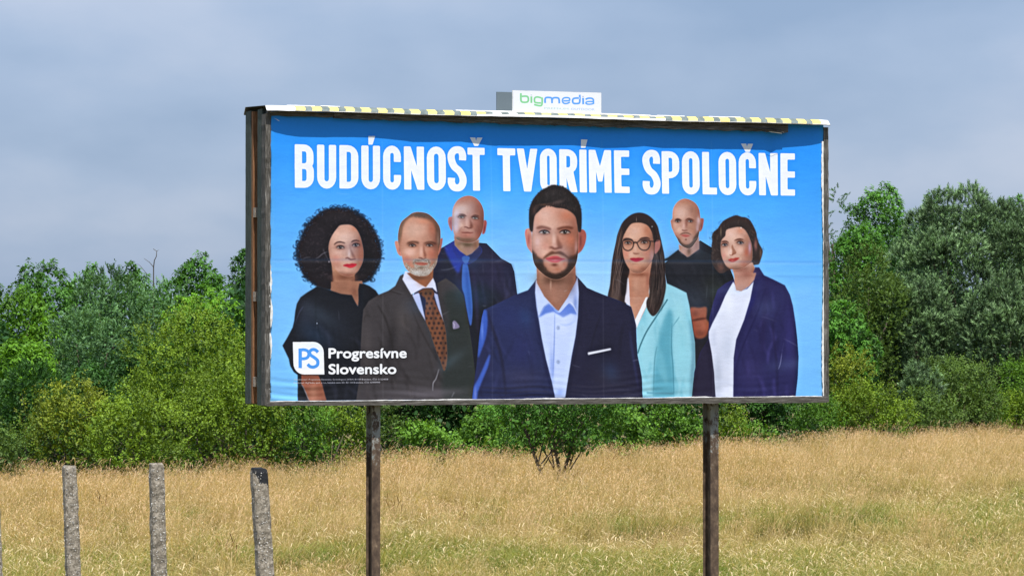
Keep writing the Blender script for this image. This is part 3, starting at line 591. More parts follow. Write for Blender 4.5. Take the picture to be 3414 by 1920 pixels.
L([(540, 420), (590, 460)], 8, (36, 38, 70), 4, .8); L([(710, 560), (760, 800), (810, 1050), (890, 1380)], 16, (36, 38, 74), 8, .6); L([(1400, 520), (1320, 760), (1290, 900)], 10, (30, 28, 44), 6, .6)
for y_ in (1290, 1340, 1380):
    L([(100, y_), (400, y_ + 14), (700, y_ - 6), (900, y_ + 8)], 14, (40, 38, 56), 8, .6); L([(1080, y_ - 20), (1300, y_), (1600, y_ - 20), (1800, y_)], 12, (70, 66, 84), 8, .5)
clip()
sh = [(712, 180), (720, 160), (900, 440), (950, 490), (1140, 170), (1150, 130), (1165, 300), (1155, 560), (1130, 760), (1090, 960), (1060, 1150), (1020, 1400), (915, 1400), (880, 1230), (820, 1000), (775, 780), (745, 590), (720, 450), (705, 300)]
P(sh, (198, 214, 252), 3, smooth=False); clip(sh, smooth=False)
P([(745, 560), (800, 450), (850, 415), (930, 480), (960, 510), (1060, 405), (1110, 450), (1150, 530), (1080, 520), (1000, 560), (900, 500), (820, 520)], (88, 124, 214), 8, .9, smooth=False)
B(1080, 240, 60, 120, (120, 146, 216), .7, 20); B(1130, 420, 30, 120, (110, 134, 200), .7); L([(912, 520), (908, 760), (900, 1000), (890, 1200)], 10, (120, 146, 216), 4, .8); B(1000, 660, 90, 120, (216, 228, 255), .6); B(880, 1100, 30, 200, (130, 156, 226), .6)
for y_ in (670, 1028): B(948, y_, 18, 20, (130, 150, 190), .9); B(945, y_, 8, 8, (190, 200, 225), .9)
B(960, 1350, 70, 40, (140, 165, 232), .7); L([(960, 630), (1040, 640), (1130, 600)], 14, (160, 184, 240), 8, .6)
clip()
L([(712, 300), (730, 500), (742, 560), (790, 460), (850, 412)], 5, (110, 130, 190), 2, .7); L([(1150, 530), (1110, 440), (1060, 405), (960, 505), (900, 470)], 8, (226, 234, 255), 2, .9)
P([(720, 0), (725, 200), (800, 340), (930, 480), (955, 488), (1050, 350), (1135, 180), (1130, 0)], (164, 124, 112), 4, smooth=False)
B(900, 160, 180, 60, (96, 68, 56), .85); B(760, 140, 50, 120, (184, 146, 130), .6); B(1080, 160, 60, 160, (130, 92, 80), .7); B(900, 330, 60, 100, (176, 132, 118), .5); B(870, 220, 12, 50, (214, 184, 172), .5)
P(rr([(1257, 928), (1500, 882), (1503, 902), (1262, 955)], 8), (232, 234, 244), 1.5, smooth=False); L([(1262, 958), (1400, 935), (1500, 908)], 7, (22, 22, 36), 4, .7)
crop(1700, 600, 4.027)
P([(292, 690), (255, 650), (215, 665), (200, 720), (210, 800), (228, 890), (270, 955), (302, 970)], (214, 160, 156), 4); B(250, 800, 22, 80, (170, 84, 86), .6); B(215, 700, 12, 40, (226, 110, 120), .6)
P([(915, 700), (960, 663), (1003, 680), (1026, 740), (1015, 840), (980, 925), (940, 972), (905, 970)], (172, 104, 98), 4); B(950, 820, 20, 90, (120, 66, 64), .6)
f4 = [(440, 330), (330, 430), (305, 560), (298, 700), (294, 850), (298, 960), (312, 1070), (345, 1160), (420, 1240), (500, 1300), (580, 1330), (660, 1330), (745, 1290), (820, 1220), (880, 1140), (905, 1050), (915, 950), (920, 780), (915, 600), (890, 440), (780, 370), (600, 330)]
P(f4, (212, 164, 152), 4); clip(f4); model(f4)
B(470, 470, 130, 110, (236, 206, 204), .75); B(770, 480, 120, 80, (200, 124, 98), .6); B(880, 560, 50, 120, (170, 110, 96), .6); B(370, 830, 90, 120, (238, 208, 212), .8); B(480, 900, 60, 60, (214, 158, 152), .5)
B(820, 800, 90, 110, (206, 128, 104), .7); B(700, 830, 60, 80, (196, 138, 122), .5); B(890, 920, 26, 120, (208, 168, 176), .6); B(330, 640, 40, 120, (226, 192, 192), .6); B(590, 580, 60, 100, (230, 192, 184), .5); B(620, 700, 40, 60, (206, 160, 150), .4)
P([(350, 645), (400, 618), (470, 622), (545, 650), (540, 675), (450, 655), (380, 660)], (120, 74, 62), 9, .85); P([(628, 655), (700, 628), (790, 620), (850, 640), (830, 662), (730, 655), (660, 670)], (112, 64, 50), 9, .85)
eye(462, 704, 135, 46, 2, (66, 50, 44), sock=(150, 92, 84)); eye(738, 702, 135, 46, 0, (62, 52, 44), sock=(130, 78, 64), sa=.7)
P([(640, 730), (655, 800), (700, 880), (690, 920), (640, 900), (630, 820)], (140, 88, 74), 13, .75); B(590, 810, 32, 100, (244, 214, 212), .75); B(590, 890, 40, 30, (236, 190, 186), .6)
L([(525, 912), (560, 905), (600, 925), (650, 915), (700, 905)], 26, (112, 62, 54), 9, .8)
bd4 = [(290, 940), (300, 1080), (345, 1170), (420, 1250), (500, 1310), (580, 1345), (660, 1345), (750, 1300), (830, 1220), (890, 1140), (925, 1040), (925, 930), (880, 1010), (810, 1040), (780, 1110), (750, 1190), (660, 1245), (580, 1255), (500, 1195), (460, 1130), (440, 1070), (380, 1040), (335, 985)]
P(bd4, (58, 42, 34), 14, .94); P([(440, 1060), (480, 1010), (560, 955), (610, 965), (680, 955), (760, 1010), (800, 1060), (720, 1020), (640, 995), (560, 1005), (480, 1050)], (108, 68, 54), 9, .85)
B(820, 1060, 70, 60, (90, 56, 44), .7); B(360, 1060, 40, 40, (110, 80, 60), .6); B(600, 1140, 50, 26, (110, 60, 50), .85); B(540, 1200, 60, 40, (190, 140, 118), .6); B(640, 1200, 60, 40, (170, 110, 90), .6); B(480, 1130, 40, 50, (206, 150, 130), .5); B(740, 1120, 40, 50, (176, 104, 84), .5)
speckle(bd4, [(40, 28, 24), (96, 72, 54), (74, 54, 42)], 240, 18, 2, .5)
P([(478, 1056), (545, 1028), (592, 1020), (640, 1022), (700, 1050), (745, 1060), (690, 1085), (640, 1108), (565, 1106), (510, 1082)], (206, 96, 106), 5); L([(480, 1056), (560, 1058), (610, 1052), (660, 1056), (740, 1060)], 9, (126, 46, 52), 4, .8); B(600, 1080, 50, 10, (232, 140, 146), .6)
clip()
h4 = [(575, 70), (640, 78), (720, 95), (790, 140), (850, 200), (905, 262), (940, 340), (960, 440), (960, 600), (950, 690), (920, 690), (906, 600), (885, 500), (830, 435), (740, 385), (620, 370), (520, 340), (450, 365), (385, 420), (335, 475), (316, 560), (302, 690), (265, 655), (258, 500), (268, 380), (320, 260), (400, 165), (480, 115)]
P(h4, (48, 42, 40), 9, .8); P(h4, (44, 38, 37), 4); strands(150, (325, 350, 900, 440), lambda x, y: [(x, (350 + abs(x - 560) ** 1.7 * .0045) + rng.uniform(-10, 22)), (x + rng.uniform(-8, 8), 330 + abs(x - 560) ** 1.7 * .0045), (x + rng.uniform(-14, 14), 300 + abs(x - 560) ** 1.7 * .0042)], 7, [(52, 42, 40), (66, 52, 48)], .6)
hs = spline(h4[:9] + h4[-5:])
for k in range(130):
    i = rng.integers(len(hs)); x, y = hs[i]
    if y > 420: continue
    dx, dy = x - 610, y - 420; d = math.hypot(dx, dy)
    L([(x - dx / d * 20, y - dy / d * 20), (x + dx / d * 14 + rng.uniform(-8, 8), y + dy / d * rng.uniform(4, 18))], 8, (44, 38, 38), 1.5, .9)
clip(h4)
B(640, 300, 110, 30, (96, 78, 74), .6, -15); B(330, 420, 40, 60, (92, 68, 62), .7); B(560, 180, 160, 60, (60, 54, 54), .5); B(900, 560, 30, 130, (40, 34, 34), .6); B(480, 335, 90, 18, (110, 76, 60), .6)
for k in range(160):
    x, y = 300 + rng.random() * 620, 90 + rng.random() * 340
    L([(x, y), (x + rng.uniform(-25, 25), y - rng.uniform(15, 45))], 6, [(28, 24, 24), (78, 68, 66)][rng.integers(2)], 3, .45, taper=False, smooth=False)
clip()

# --- logo and small print, lower left
crop(780, 1100, 3.623)
LG = [np.array([[712, 145]]), np.array([[960, 142]])]
lg = [(712, 145), (960, 142), (1020, 158), (1065, 200), (1088, 260), (1092, 534), (850, 536), (790, 520), (740, 480), (716, 420)]
def arc(cx_, cy_, r, a0, a1, n=8): return [(cx_ + r * math.cos(R(a)), cy_ + r * math.sin(R(a))) for a in np.linspace(a0, a1, n)]
lgo = [(711, 144)] + arc(957, 270, 128, -90, 0) + [(1092, 536)] + arc(850, 404, 132, 90, 180)
P(lgo, (20, 20, 24), 14, .8, smooth=False)
P(lgo, (246, 248, 255), 1, smooth=False)
LB = (88, 166, 244)
L([(800, 222), (800, 458)], 40, LB, 0, 1, taper=False, smooth=False)
L([(800, 240), (850, 238), (892, 255), (905, 292), (888, 330), (850, 345), (800, 345)], 36, LB, 0, 1, taper=False)
L([(1015, 268), (985, 240), (945, 236), (915, 262), (925, 300), (975, 335), (1010, 370), (1008, 420), (965, 446), (920, 440), (890, 412)], 38, LB, 0, 1, taper=False)
def text_contours(s):
    c = bpy.data.curves.new('print_text', 'FONT'); c.body = s; c.size = 1.0
    o = bpy.data.objects.new('print_text', c); COL.objects.link(o)
    bpy.context.view_layer.update()
    cv = o.to_curve(bpy.context.evaluated_depsgraph_get()); res = []
    for sp in cv.splines:
        bp = sp.bezier_points; n = len(bp); pts = []
        for i in range(n):
            a, b = bp[i], bp[(i + 1) % n]
            for t in (0, .25, .5, .75):
                p = a.co * (1 - t) ** 3 + 3 * a.handle_right * t * (1 - t) ** 2 + 3 * b.handle_left * t * t * (1 - t) + b.co * t ** 3
                pts.append((p.x, -p.y))
        if pts: res.append(np.array(pts))
    o.to_curve_clear(); bpy.data.objects.remove(o); bpy.data.curves.remove(c)
    return res
def text(s, x0, base, x1, base1, size_y, col, bold=0.0, a=1.0, edge=None):
    """set s between x0 and x1 (local px) on a slightly sloping baseline; cap height = size_y"""
    cs = text_contours(s); allp = np.concatenate(cs); lo, hi = allp[:, 0].min(), allp[:, 0].max()
    cap = .727
    out = []
    for c in cs:
        X = x0 + (c[:, 0] - lo) / (hi - lo) * (x1 - x0)
        out.append(np.stack([X, base + (base1 - base) * (X - x0) / (x1 - x0) + c[:, 1] / cap * size_y], 1))
    passes = ([(edge, bold * 2.0, .9)] if edge else []) + [(col, bold, a)]
    for cl, bw, aa in passes:
        cn = [to_tex(c) for c in out]
        m, x0_, y0_ = cover(cn, 6)
        if bw:
            rb = bw * sc()
            acc = m.copy()
            for an in np.linspace(0, 2 * math.pi, 12, endpoint=False):
                mm, xx_, yy_ = cover([c + np.array([rb * math.cos(an), rb * math.sin(an)]) for c in cn], 6)
                hx, hy = xx_ - x0_, yy_ - y0_
                H_, W_ = acc.shape
                ys0, xs0 = max(0, hy), max(0, hx); ye, xe = min(H_, hy + mm.shape[0]), min(W_, hx + mm.shape[1])
                np.maximum(acc[ys0:ye, xs0:xe], mm[ys0 - hy:ye - hy, xs0 - hx:xe - hx], out=acc[ys0:ye, xs0:xe])
            m = acc
        put(m, x0_, y0_, cl, aa)
text('Progresívne', 1146, 337, 2082, 333, 122, (255, 255, 255), 5, edge=(24, 24, 28))
text('Slovensko', 1146, 529, 1958, 526, 122, (255, 255, 255), 5, edge=(24, 24, 28))
text('Objednávateľ: Progresívne Slovensko, Grösslingová 2478/4, 81109 Bratislava, IČO: 51224838', 722, 606, 1862, 602, 19, (200, 200, 208), .5, .85)
text('Dodávateľ: BigMedia, spol. s r.o., Ivanská cesta 2D, 821 04 Bratislava, IČO: 43999999', 722, 645, 1764, 640, 19, (200, 200, 208), .5, .85)

# --- print grading: skin a little deeper and warmer, local contrast like a photographic print
r_, g_, b3 = art[..., 0], art[..., 1], art[..., 2]
skin = np.clip((r_ - b3 - .04) * 9, 0, 1) * np.clip((r_ - .30) * 6, 0, 1) * np.clip((g_ - .12) * 8, 0, 1)
art *= (1 - skin[..., None] * np.array([.050, .115, .185], np.float32))
for rad, amt, lim in ((3, .5, .12), (10, .38, .055)):
    for c in range(3):
        ch_ = art[..., c]; bl = blurm(ch_, rad); art[..., c] = ch_ + np.clip(ch_ - bl, -lim, lim) * amt
lum = art.mean(2, keepdims=True); dk = np.clip((.38 - lum) / .38, 0, 1)
art *= (1 - .24 * dk)
mott = blurm(rng.normal(0, 1, art.shape[:2]).astype(np.float32), 2.5); mott2 = blurm(rng.normal(0, 1, art.shape[:2]).astype(np.float32), 9)
art *= 1 + skin[..., None] * (mott * .10 + mott2 * .35)[..., None].astype(np.float32)
art *= 1 + (dk[..., 0] * (mott * .22 + rng.normal(0, .05, art.shape[:2])))[..., None].astype(np.float32)

# --- overlap of the paper sheets, scuffs and old paste
crop(0, 0, 1)
for x_ in (1275, 1640, 2010, 2375): L([(x_ - 365 + 365, 470), (x_ + 1, 900), (x_ + 2, 1325)], 2.2, (255, 255, 255), 1, .10, taper=False)
L([(905, 866), (1400, 866), (2000, 869), (2745, 874)], 5, (50, 110, 180), 2, .22, taper=False)
L([(905, 872), (1400, 872), (2000, 875), (2745, 880)], 4, (255, 255, 255), 2, .14, taper=False)
for k in range(60):
    x, y = rng.uniform(910, 2730), rng.uniform(500, 1320); r = rng.uniform(10, 60); an = rng.uniform(-.6, .6) + (1.57 if k % 3 == 0 else 0)
    L([(x, y), (x + r * .5 * math.cos(an), y + r * .5 * math.sin(an) + rng.uniform(-4, 4)), (x + r * math.cos(an), y + r * math.sin(an))], rng.uniform(1, 3), (225, 232, 250), 1.2, rng.uniform(.08, .3))
for k in range(26):
    B(rng.uniform(910, 2730), rng.uniform(560, 1310), rng.uniform(20, 90), rng.uniform(12, 50), [(70, 150, 235), (170, 215, 255)][k % 2], .12, rng.uniform(-40, 40))
art_noise = rng.normal(0, .008, art.shape[:2]).astype(np.float32)
art += art_noise[..., None]
np.clip(art, 0, 1, out=art)
# ------------------------------------------------------------------ helpers for meshes, tags and materials
def tag(o, label=None, cat=None, group=None, kind=None):
    if label: o['label'] = label
    if cat: o['category'] = cat
    if group: o['group'] = group
    if kind: o['kind'] = kind
    return o
def empty(name, loc):
    o = bpy.data.objects.new(name, None); o.location = loc; o.empty_display_size = 0.3
    COL.objects.link(o); return o
def link(name, me, mats, parent=None):
    o = bpy.data.objects.new(name, me); COL.objects.link(o)
    for m in (mats if isinstance(mats, (list, tuple)) else [mats]):
        if m.name not in [x.name for x in me.materials if x]: me.materials.append(m)
    if parent is not None:
        o.parent = parent; o.matrix_parent_inverse = Matrix.Translation(-Vector(parent.location))
        if parent.parent is not None: o.matrix_parent_inverse = Matrix.Identity(4); o.matrix_parent_inverse = parent.matrix_world.inverted()
    return o
class MB:
    """collects quads and boxes into one mesh"""
    def __init__(s): s.v, s.f, s.m = [], [], []
    def poly(s, pts, m=0):
        b = len(s.v); s.v += [tuple(p) for p in pts]; s.f.append(tuple(range(b, b + len(pts)))); s.m.append(m)
    def box8(s, p, m=0):
        b = len(s.v); s.v += [tuple(q) for q in p]
        for f in ((0, 3, 2, 1), (4, 5, 6, 7), (0, 1, 5, 4), (1, 2, 6, 5), (2, 3, 7, 6), (3, 0, 4, 7)):
            s.f.append(tuple(b + i for i in f)); s.m.append(m)
    def tube(s, pts, rad, n=6, m=0):
        b = len(s.v); pts = [Vector(p) for p in pts]
        for i, p in enumerate(pts):
            d = (pts[min(i + 1, len(pts) - 1)] - pts[max(i - 1, 0)]).normalized()
            a = d.cross(Vector((0.3, 0.9, 0.1))).normalized(); c = d.cross(a)
            for k in range(n):
                t = 2 * math.pi * k / n; s.v.append(tuple(p + (a * math.cos(t) + c * math.sin(t)) * rad[i]))
        for i in range(len(pts) - 1):
            for k in range(n):
                s.f.append((b + i * n + k, b + i * n + (k + 1) % n, b + (i + 1) * n + (k + 1) % n, b + (i + 1) * n + k)); s.m.append(m)
        s.f.append(tuple(b + (len(pts) - 1) * n + k for k in range(n))); s.m.append(m)
    def mesh(s, name, bevel=0, smooth=False):
        me = bpy.data.meshes.new(name); me.from_pydata(s.v, [], s.f); me.update()
        me.polygons.foreach_set('material_index', s.m)
        if smooth: me.polygons.foreach_set('use_smooth', [True] * len(s.f))
        return me
def material(name, base=(.5, .5, .5), rough=.7, spec=.3):
    m = bpy.data.materials.new(name); m.use_nodes = True
    b = m.node_tree.nodes['Principled BSDF']
    b.inputs['Base Color'].default_value = (*base, 1); b.inputs['Roughness'].default_value = rough
    b.inputs['Specular IOR Level'].default_value = spec
    return m, m.node_tree, b
def nd(t, kind, **kw):
    n = t.nodes.new(kind)
    for k, v in kw.items():
        if k in n.inputs: n.inputs[k].default_value = v
        else: setattr(n, k, v)
    return n
def noise_ramp(t, stops, scale=5, detail=5, rough=.6, mapping=None, coord='Object'):
    c = nd(t, 'ShaderNodeTexCoord'); mp = nd(t, 'ShaderNodeMapping')
    if mapping: mp.inputs['Scale'].default_value = mapping
    t.links.new(c.outputs[coord], mp.inputs['Vector'])
    n = nd(t, 'ShaderNodeTexNoise', Scale=scale, Detail=detail, Roughness=rough); t.links.new(mp.outputs[0], n.inputs['Vector'])
    r = nd(t, 'ShaderNodeValToRGB'); els = r.color_ramp.elements
    els[0].position, els[0].color = stops[0][0], (*stops[0][1], 1); els[1].position, els[1].color = stops[-1][0], (*stops[-1][1], 1)
    for p, c_ in stops[1:-1]: e_ = els.new(p); e_.color = (*c_, 1)
    t.links.new(n.outputs['Fac'], r.inputs[0])
    return r.outputs[0], n.outputs['Fac']
def bump(t, b, fac, strength=.5, dist=.01):
    n = nd(t, 'ShaderNodeBump', Strength=strength, Distance=dist); t.links.new(fac, n.inputs['Height']); t.links.new(n.outputs[0], b.inputs['Normal'])

def wood_mat(name, stops, mapping, rough=.85):
    m, t, b = material(name, rough=rough, spec=.2)
    c, f = noise_ramp(t, stops, 6, 8, .65, mapping); t.links.new(c, b.inputs['Base Color']); bump(t, b, f, .8, .012)
    return m
# weathered wood: board frame runs along the board, so stretch the grain along its length in object space
M_wood = wood_mat('weathered_grey_wood', [(.30, (.020, .018, .016)), (.44, (.065, .060, .052)), (.58, (.10, .092, .084)), (.72, (.24, .225, .20))], (1.2, 1.2, 14))
M_woodv = wood_mat('weathered_upright_wood', [(.30, (.018, .017, .015)), (.46, (.060, .056, .050)), (.58, (.11, .102, .092)), (.70, (.26, .25, .23))], (16, 16, 1.2))
M_green = wood_mat('dark_green_painted_wood', [(.30, (.018, .022, .018)), (.45, (.040, .052, .045)), (.60, (.062, .080, .070)), (.72, (.13, .13, .115))], (14, 14, 1.0))
M_orange = wood_mat('bare_pine_wood', [(.30, (.11, .050, .024)), (.5, (.20, .095, .045)), (.7, (.30, .16, .085))], (14, 14, 1.2))
M_block = wood_mat('weathered_block_wood', [(.30, (.16, .13, .10)), (.6, (.34, .29, .24))], (6, 6, 6))
M_paper, t_, b_ = material('torn_white_paper', (.80, .80, .78), .8, .2)
c_, f_ = noise_ramp(t_, [(.3, (.42, .41, .39)), (.6, (.68, .68, .67))], 22, 5, .6); t_.links.new(c_, b_.inputs['Base Color'])
M_white, t_, b_ = material('white_sheet_metal', (.82, .82, .80), .45, .4)
c_, f_ = noise_ramp(t_, [(.30, (.34, .33, .31)), (.44, (.60, .60, .585)), (.7, (.68, .68, .67))], 9, 6, .65, (1, 1, 3)); t_.links.new(c_, b_.inputs['Base Color']); bump(t_, b_, f_, .3, .006)
M_capin, t_, b_ = material('dull_metal_edge', (.10, .095, .09), .6, .3)
M_yel, t_, b_ = material('faded_yellow_tape', (.80, .62, .16), .5, .3)
c_, f_ = noise_ramp(t_, [(.3, (.58, .47, .18)), (.6, (.66, .52, .12))], 12, 4, .6); t_.links.new(c_, b_.inputs['Base Color'])
M_blk, t_, b_ = material('faded_black_tape', (.15, .18, .17), .5, .3)
c_, f_ = noise_ramp(t_, [(.3, (.06, .08, .075)), (.65, (.15, .18, .17))], 14, 5, .6); t_.links.new(c_, b_.inputs['Base Color'])
M_dark, t_, b_ = material('dark_backing_board', (.03, .03, .028), .9, .1)
M_signback, t_, b_ = material('grey_sign_back', (.085, .11, .125), .6, .3)
M_rust, t_, b_ = material('rusty_painted_steel', rough=.6, spec=.3)
cr, fr = noise_ramp(t_, [(.34, (.035, .022, .016)), (.5, (.075, .050, .034)), (.62, (.125, .085, .056)), (.70, (.24, .18, .12))], 16, 8, .72, (1.2, 1.2, .8))
cp, fp = noise_ramp(t_, [(.3, (.13, .135, .125)), (.7, (.26, .27, .26))], 7, 5, .6, (2, 2, .6))
geo = nd(t_, 'ShaderNodeNewGeometry'); sp_ = nd(t_, 'ShaderNodeSeparateXYZ'); t_.links.new(geo.outputs['Position'], sp_.inputs[0])
mr = nd(t_, 'ShaderNodeMapRange'); mr.inputs['From Min'].default_value = 1.9; mr.inputs['From Max'].default_value = 3.0; mr.inputs['To Min'].default_value = -.32; mr.inputs['To Max'].default_value = .14
t_.links.new(sp_.outputs['Z'], mr.inputs['Value'])
ad = nd(t_, 'ShaderNodeMath'); ad.operation = 'ADD'; t_.links.new(mr.outputs[0], ad.inputs[0]); t_.links.new(fr, ad.inputs[1])
gt = nd(t_, 'ShaderNodeMapRange'); gt.inputs['From Min'].default_value = .55; gt.inputs['From Max'].default_value = .60; t_.links.new(ad.outputs[0], gt.inputs['Value'])
mxr = nd(t_, 'ShaderNodeMixRGB'); t_.links.new(gt.outputs[0], mxr.inputs[0]); t_.links.new(cr, mxr.inputs[1]); t_.links.new(cp, mxr.inputs[2])
t_.links.new(mxr.outputs[0], b_.inputs['Base Color']); bump(t_, b_, fr, .5, .006)

def print_image(name, arr):
    """printed artwork computed above -> a generated image datablock (no file involved); print ink on white paper"""
    h, w = arr.shape[:2]
    lin = np.where(arr <= .04045, arr / 12.92, ((arr + .055) / 1.055) ** 2.4) * np.array([.655, .67, .715])
    im = bpy.data.images.new(name, w, h, float_buffer=False)
    s = np.clip(np.where(lin <= .0031308, lin * 12.92, 1.055 * lin ** (1 / 2.4) - .055), 0, 1)
    buf = np.ones((h, w, 4), np.float32); buf[..., :3] = s[::-1]
    im.pixels.foreach_set(buf.ravel()); im.update(); im.pack()
    return im
def print_mat(name, arr, rough=.5, spec=.25, fibre=True):
    m, t, b = material(name, rough=rough, spec=spec)
    im = nd(t, 'ShaderNodeTexImage'); im.image = print_image(name + '_print', arr); im.extension = 'EXTEND'
    uv = nd(t, 'ShaderNodeUVMap'); uv.uv_map = 'print'
    t.links.new(uv.outputs[0], im.inputs['Vector']); t.links.new(im.outputs['Color'], b.inputs['Base Color'])
    if fibre:
        c, f = noise_ramp(t, [(.3, (0, 0, 0)), (.7, (1, 1, 1))], 3.0, 6, .55, (1, 1, 2.2)); bump(t, b, f, .25, .02)
    return m

# ------------------------------------------------------------------ billboard
def bp(u, n, z):
    return Vector((BX + BD.x * u + BN.x * n, BY + BD.y * u + BN.y * n, z))
def bbox(mb, u0, u1, n0, n1, z0, z1, m=0, dz0=0, dz1=0):
    """box in board coordinates; dz = rise of bottom / top from left to right"""
    mb.box8([bp(u0, n1, z0), bp(u1, n1, z0 + dz0), bp(u1, n0, z0 + dz0), bp(u0, n0, z0), bp(u0, n1, z1), bp(u1, n1, z1 + dz1), bp(u1, n0, z1 + dz1), bp(u0, n0, z1)], m)
def plank(name, mat, u0, u1, n0, n1, z0, z1, jag=.0, axis='u', parent=None, seed=1, dz0=0, dz1=0):
    """a plank with slightly uneven faces, subdivided along its length"""
    rs = random.Random(seed); mb = MB()
    N = max(2, int((u1 - u0 if axis == 'u' else z1 - z0) / .045)); rings = []
    for i in range(N + 1):
        t = i / N
        j = [rs.uniform(-jag, jag) for _ in range(8)]
        if axis == 'u':
            u = u0 + (u1 - u0) * t; a, b = z0 + dz0 * t, z1 + dz1 * t
            q = [bp(u, n1 + j[0] * .5, a + j[1]), bp(u, n0, a + j[1]), bp(u, n0, b), bp(u, n1 + j[2] * .5, b + j[3])]
        else:
            z = z0 + (z1 - z0) * t
            q = [bp(u0 + j[0] * .5, n1 + j[1], z), bp(u0 + j[0] * .5, n0 + j[2] * .3, z), bp(u1 + j[3], n0, z), bp(u1 + j[3], n1 + j[1], z)]
        rings.append(q)
    for i in range(N):
        a, b = rings[i], rings[i + 1]
        for k in range(4):
            l = (k + 1) % 4; mb.poly([a[k], a[l], b[l], b[k]])
    mb.poly(rings[0][::-1]); mb.poly(rings[-1])
    me = mb.mesh(name)
    import bmesh
    bm = bmesh.new(); bm.from_mesh(me); bmesh.ops.remove_doubles(bm, verts=bm.verts, dist=1e-5); bmesh.ops.recalc_face_normals(bm, faces=bm.faces); bm.to_mesh(me); bm.free()
    return link(name, me, mat, parent)

board = empty('billboard', bp(BW / 2, -.3, 0))
tag(board, 'large double-sided billboard on two rusty steel posts with a blue election poster of seven people', 'billboard')

# poster: bulging pasted paper; the shade of the cap follows its waves
def poster_n(u, z):
    s = np.interp(u, [0, .05, .15, .27, .6, .9, 1.03, 1.26, 1.68, 1.85, 2.0, 2.25, 2.7, 2.97, 3.2, 3.36, 3.53, 4.09, 4.3, 4.50, 4.57, 4.61, 4.93, 5.02, 5.06],
                  [.012, .003, -.008, -.013, -.009, -.005, -.010, -.0195, -.013, -.020, -.027, -.025, -.021, -.032, -.029, -.021, -.025, -.020, -.018, -.018, -.024, -.011, .001, .010, .014])
    top = np.clip((z - 4.6) / .7, 0, 1); top = top * top * (3 - 2 * top)
    d = s * top + .0035 * np.sin(u * 2.3 + 1) * np.sin(z * 2.7)
    low = np.clip((3.42 - z) / .30, 0, 1)
    fold = np.sin(z * 62 + 2.2 * np.sin(u * 2.1) + 1.3 * np.sin(u * 5.3 + 1)) * (.5 + .5 * np.sin(u * 3.1 + 2)) + .6 * np.sin(z * 110 + 3 * np.sin(u * 4.7)) * (.5 + .5 * np.sin(u * 6.1))
    d = d + low * (.0032 + .0022 * np.sin(u * 2.7)) * fold + .0012 * np.exp(-((z - 4.205) / .012) ** 2)
    for k in range(1, 5): d = d + .0007 * (1 / (1 + np.exp(-(u - k * 1.0 - .02) / .004)))
    d = d + .0007 * np.sin(u * 13 + 4 * np.sin(z * 2)) * np.sin(z * 9 + u)
    return d
NU, NV = 420, 230
us = np.linspace(0, BW, NU + 1); ts = np.linspace(0, 1, NV + 1)
U, T_ = np.meshgrid(us, ts)
rg = np.random.default_rng(9)
z_low = 3.122 + .0032 * us + .0025 * np.sin(us * 9) + .0015 * np.sin(us * 31)
Z = z_low[None, :] * (1 - T_) + 5.56 * T_
Nn = poster_n(U, Z)
Ue = U.copy(); Ue[:, 0] += .004 * np.sin(ts * 40) + .01; Ue[:, -1] += .003 * np.sin(ts * 33)
co = np.stack([BX + BD.x * Ue + BN.x * Nn, BY + BD.y * Ue + BN.y * Nn, Z], -1).reshape(-1, 3)
ii = (np.arange(NV)[:, None] * (NU + 1) + np.arange(NU)[None, :]).ravel()
faces = np.stack([ii, ii + 1, ii + NU + 2, ii + NU + 1], 1)
def np_mesh(name, co, faces, smooth=False, cols=None):
    me = bpy.data.meshes.new(name); k = faces.shape[1]
    me.vertices.add(len(co)); me.vertices.foreach_set('co', co.astype(np.float32).ravel())
    me.loops.add(faces.size); me.loops.foreach_set('vertex_index', faces.astype(np.int32).ravel())
    me.polygons.add(len(faces)); me.polygons.foreach_set('loop_start', np.arange(0, faces.size, k, dtype=np.int32))
    if smooth: me.polygons.foreach_set('use_smooth', np.ones(len(faces), bool))
    if cols is not None:
        a = me.color_attributes.new('tint', 'BYTE_COLOR', 'POINT'); c = np.ones((len(co), 4), np.float32); c[:, :3] = cols
        a.data.foreach_set('color', c.ravel())
    me.update(calc_edges=True)
    return me
me = np_mesh('poster', co, faces, True)
uvl = me.uv_layers.new(name='print')
uvv = np.stack([U / BW, (Z - BZ0) / (BZ1 - BZ0)], -1).reshape(-1, 2)
uvl.data.foreach_set('uv', uvv[faces.ravel()].astype(np.float32).ravel())
poster = link('poster', me, print_mat('poster_paper', art, .5, .15), board)
tag(poster, 'blue poster with white headline and seven printed people')

# white torn paper rims left, right and bottom
def rim(name, pts_fn, n, lab=None):
    mb = MB(); prev = None
    for i in range(n + 1):
        a, b = pts_fn(i / n)
        if prev and a is not None and prev[0] is not None: mb.poly([prev[0], a, b, prev[1]])
        prev = (a, b)
    return link(name, mb.mesh(name), M_paper, board)
rs = random.Random(4)
def rim_bottom(t):
    u = t * BW; w = .0015 + max(0, .007 * math.sin(u * 1.7 + 1) * math.sin(u * 7) + rs.uniform(-.002, .003)); z = 3.1215 + .0032 * u
    return bp(u, .0065, z + w), bp(u, .008, z - .0015)
rim('torn_paper_edge', rim_bottom, 120)
def rim_left(t):
    z = 3.14 + t * 2.1; w = -.004 + max(0, .022 * math.sin(z * 3.1 + 2.2) * abs(math.sin(z * 11)) + rs.uniform(-.003, .003))
    return bp(.006 + w, .030, z), bp(-.004, .032, z)
rim('torn_paper_edge', rim_left, 90)
def rim_right(t):
    z = 3.14 + t * 2.25; w = max(.0, .010 + .008 * math.sin(z * 4) + rs.uniform(-.003, .004))
    return bp(BW - w, .022, z), bp(BW + .002, .024, z)
rim('torn_paper_edge', rim_right, 90)

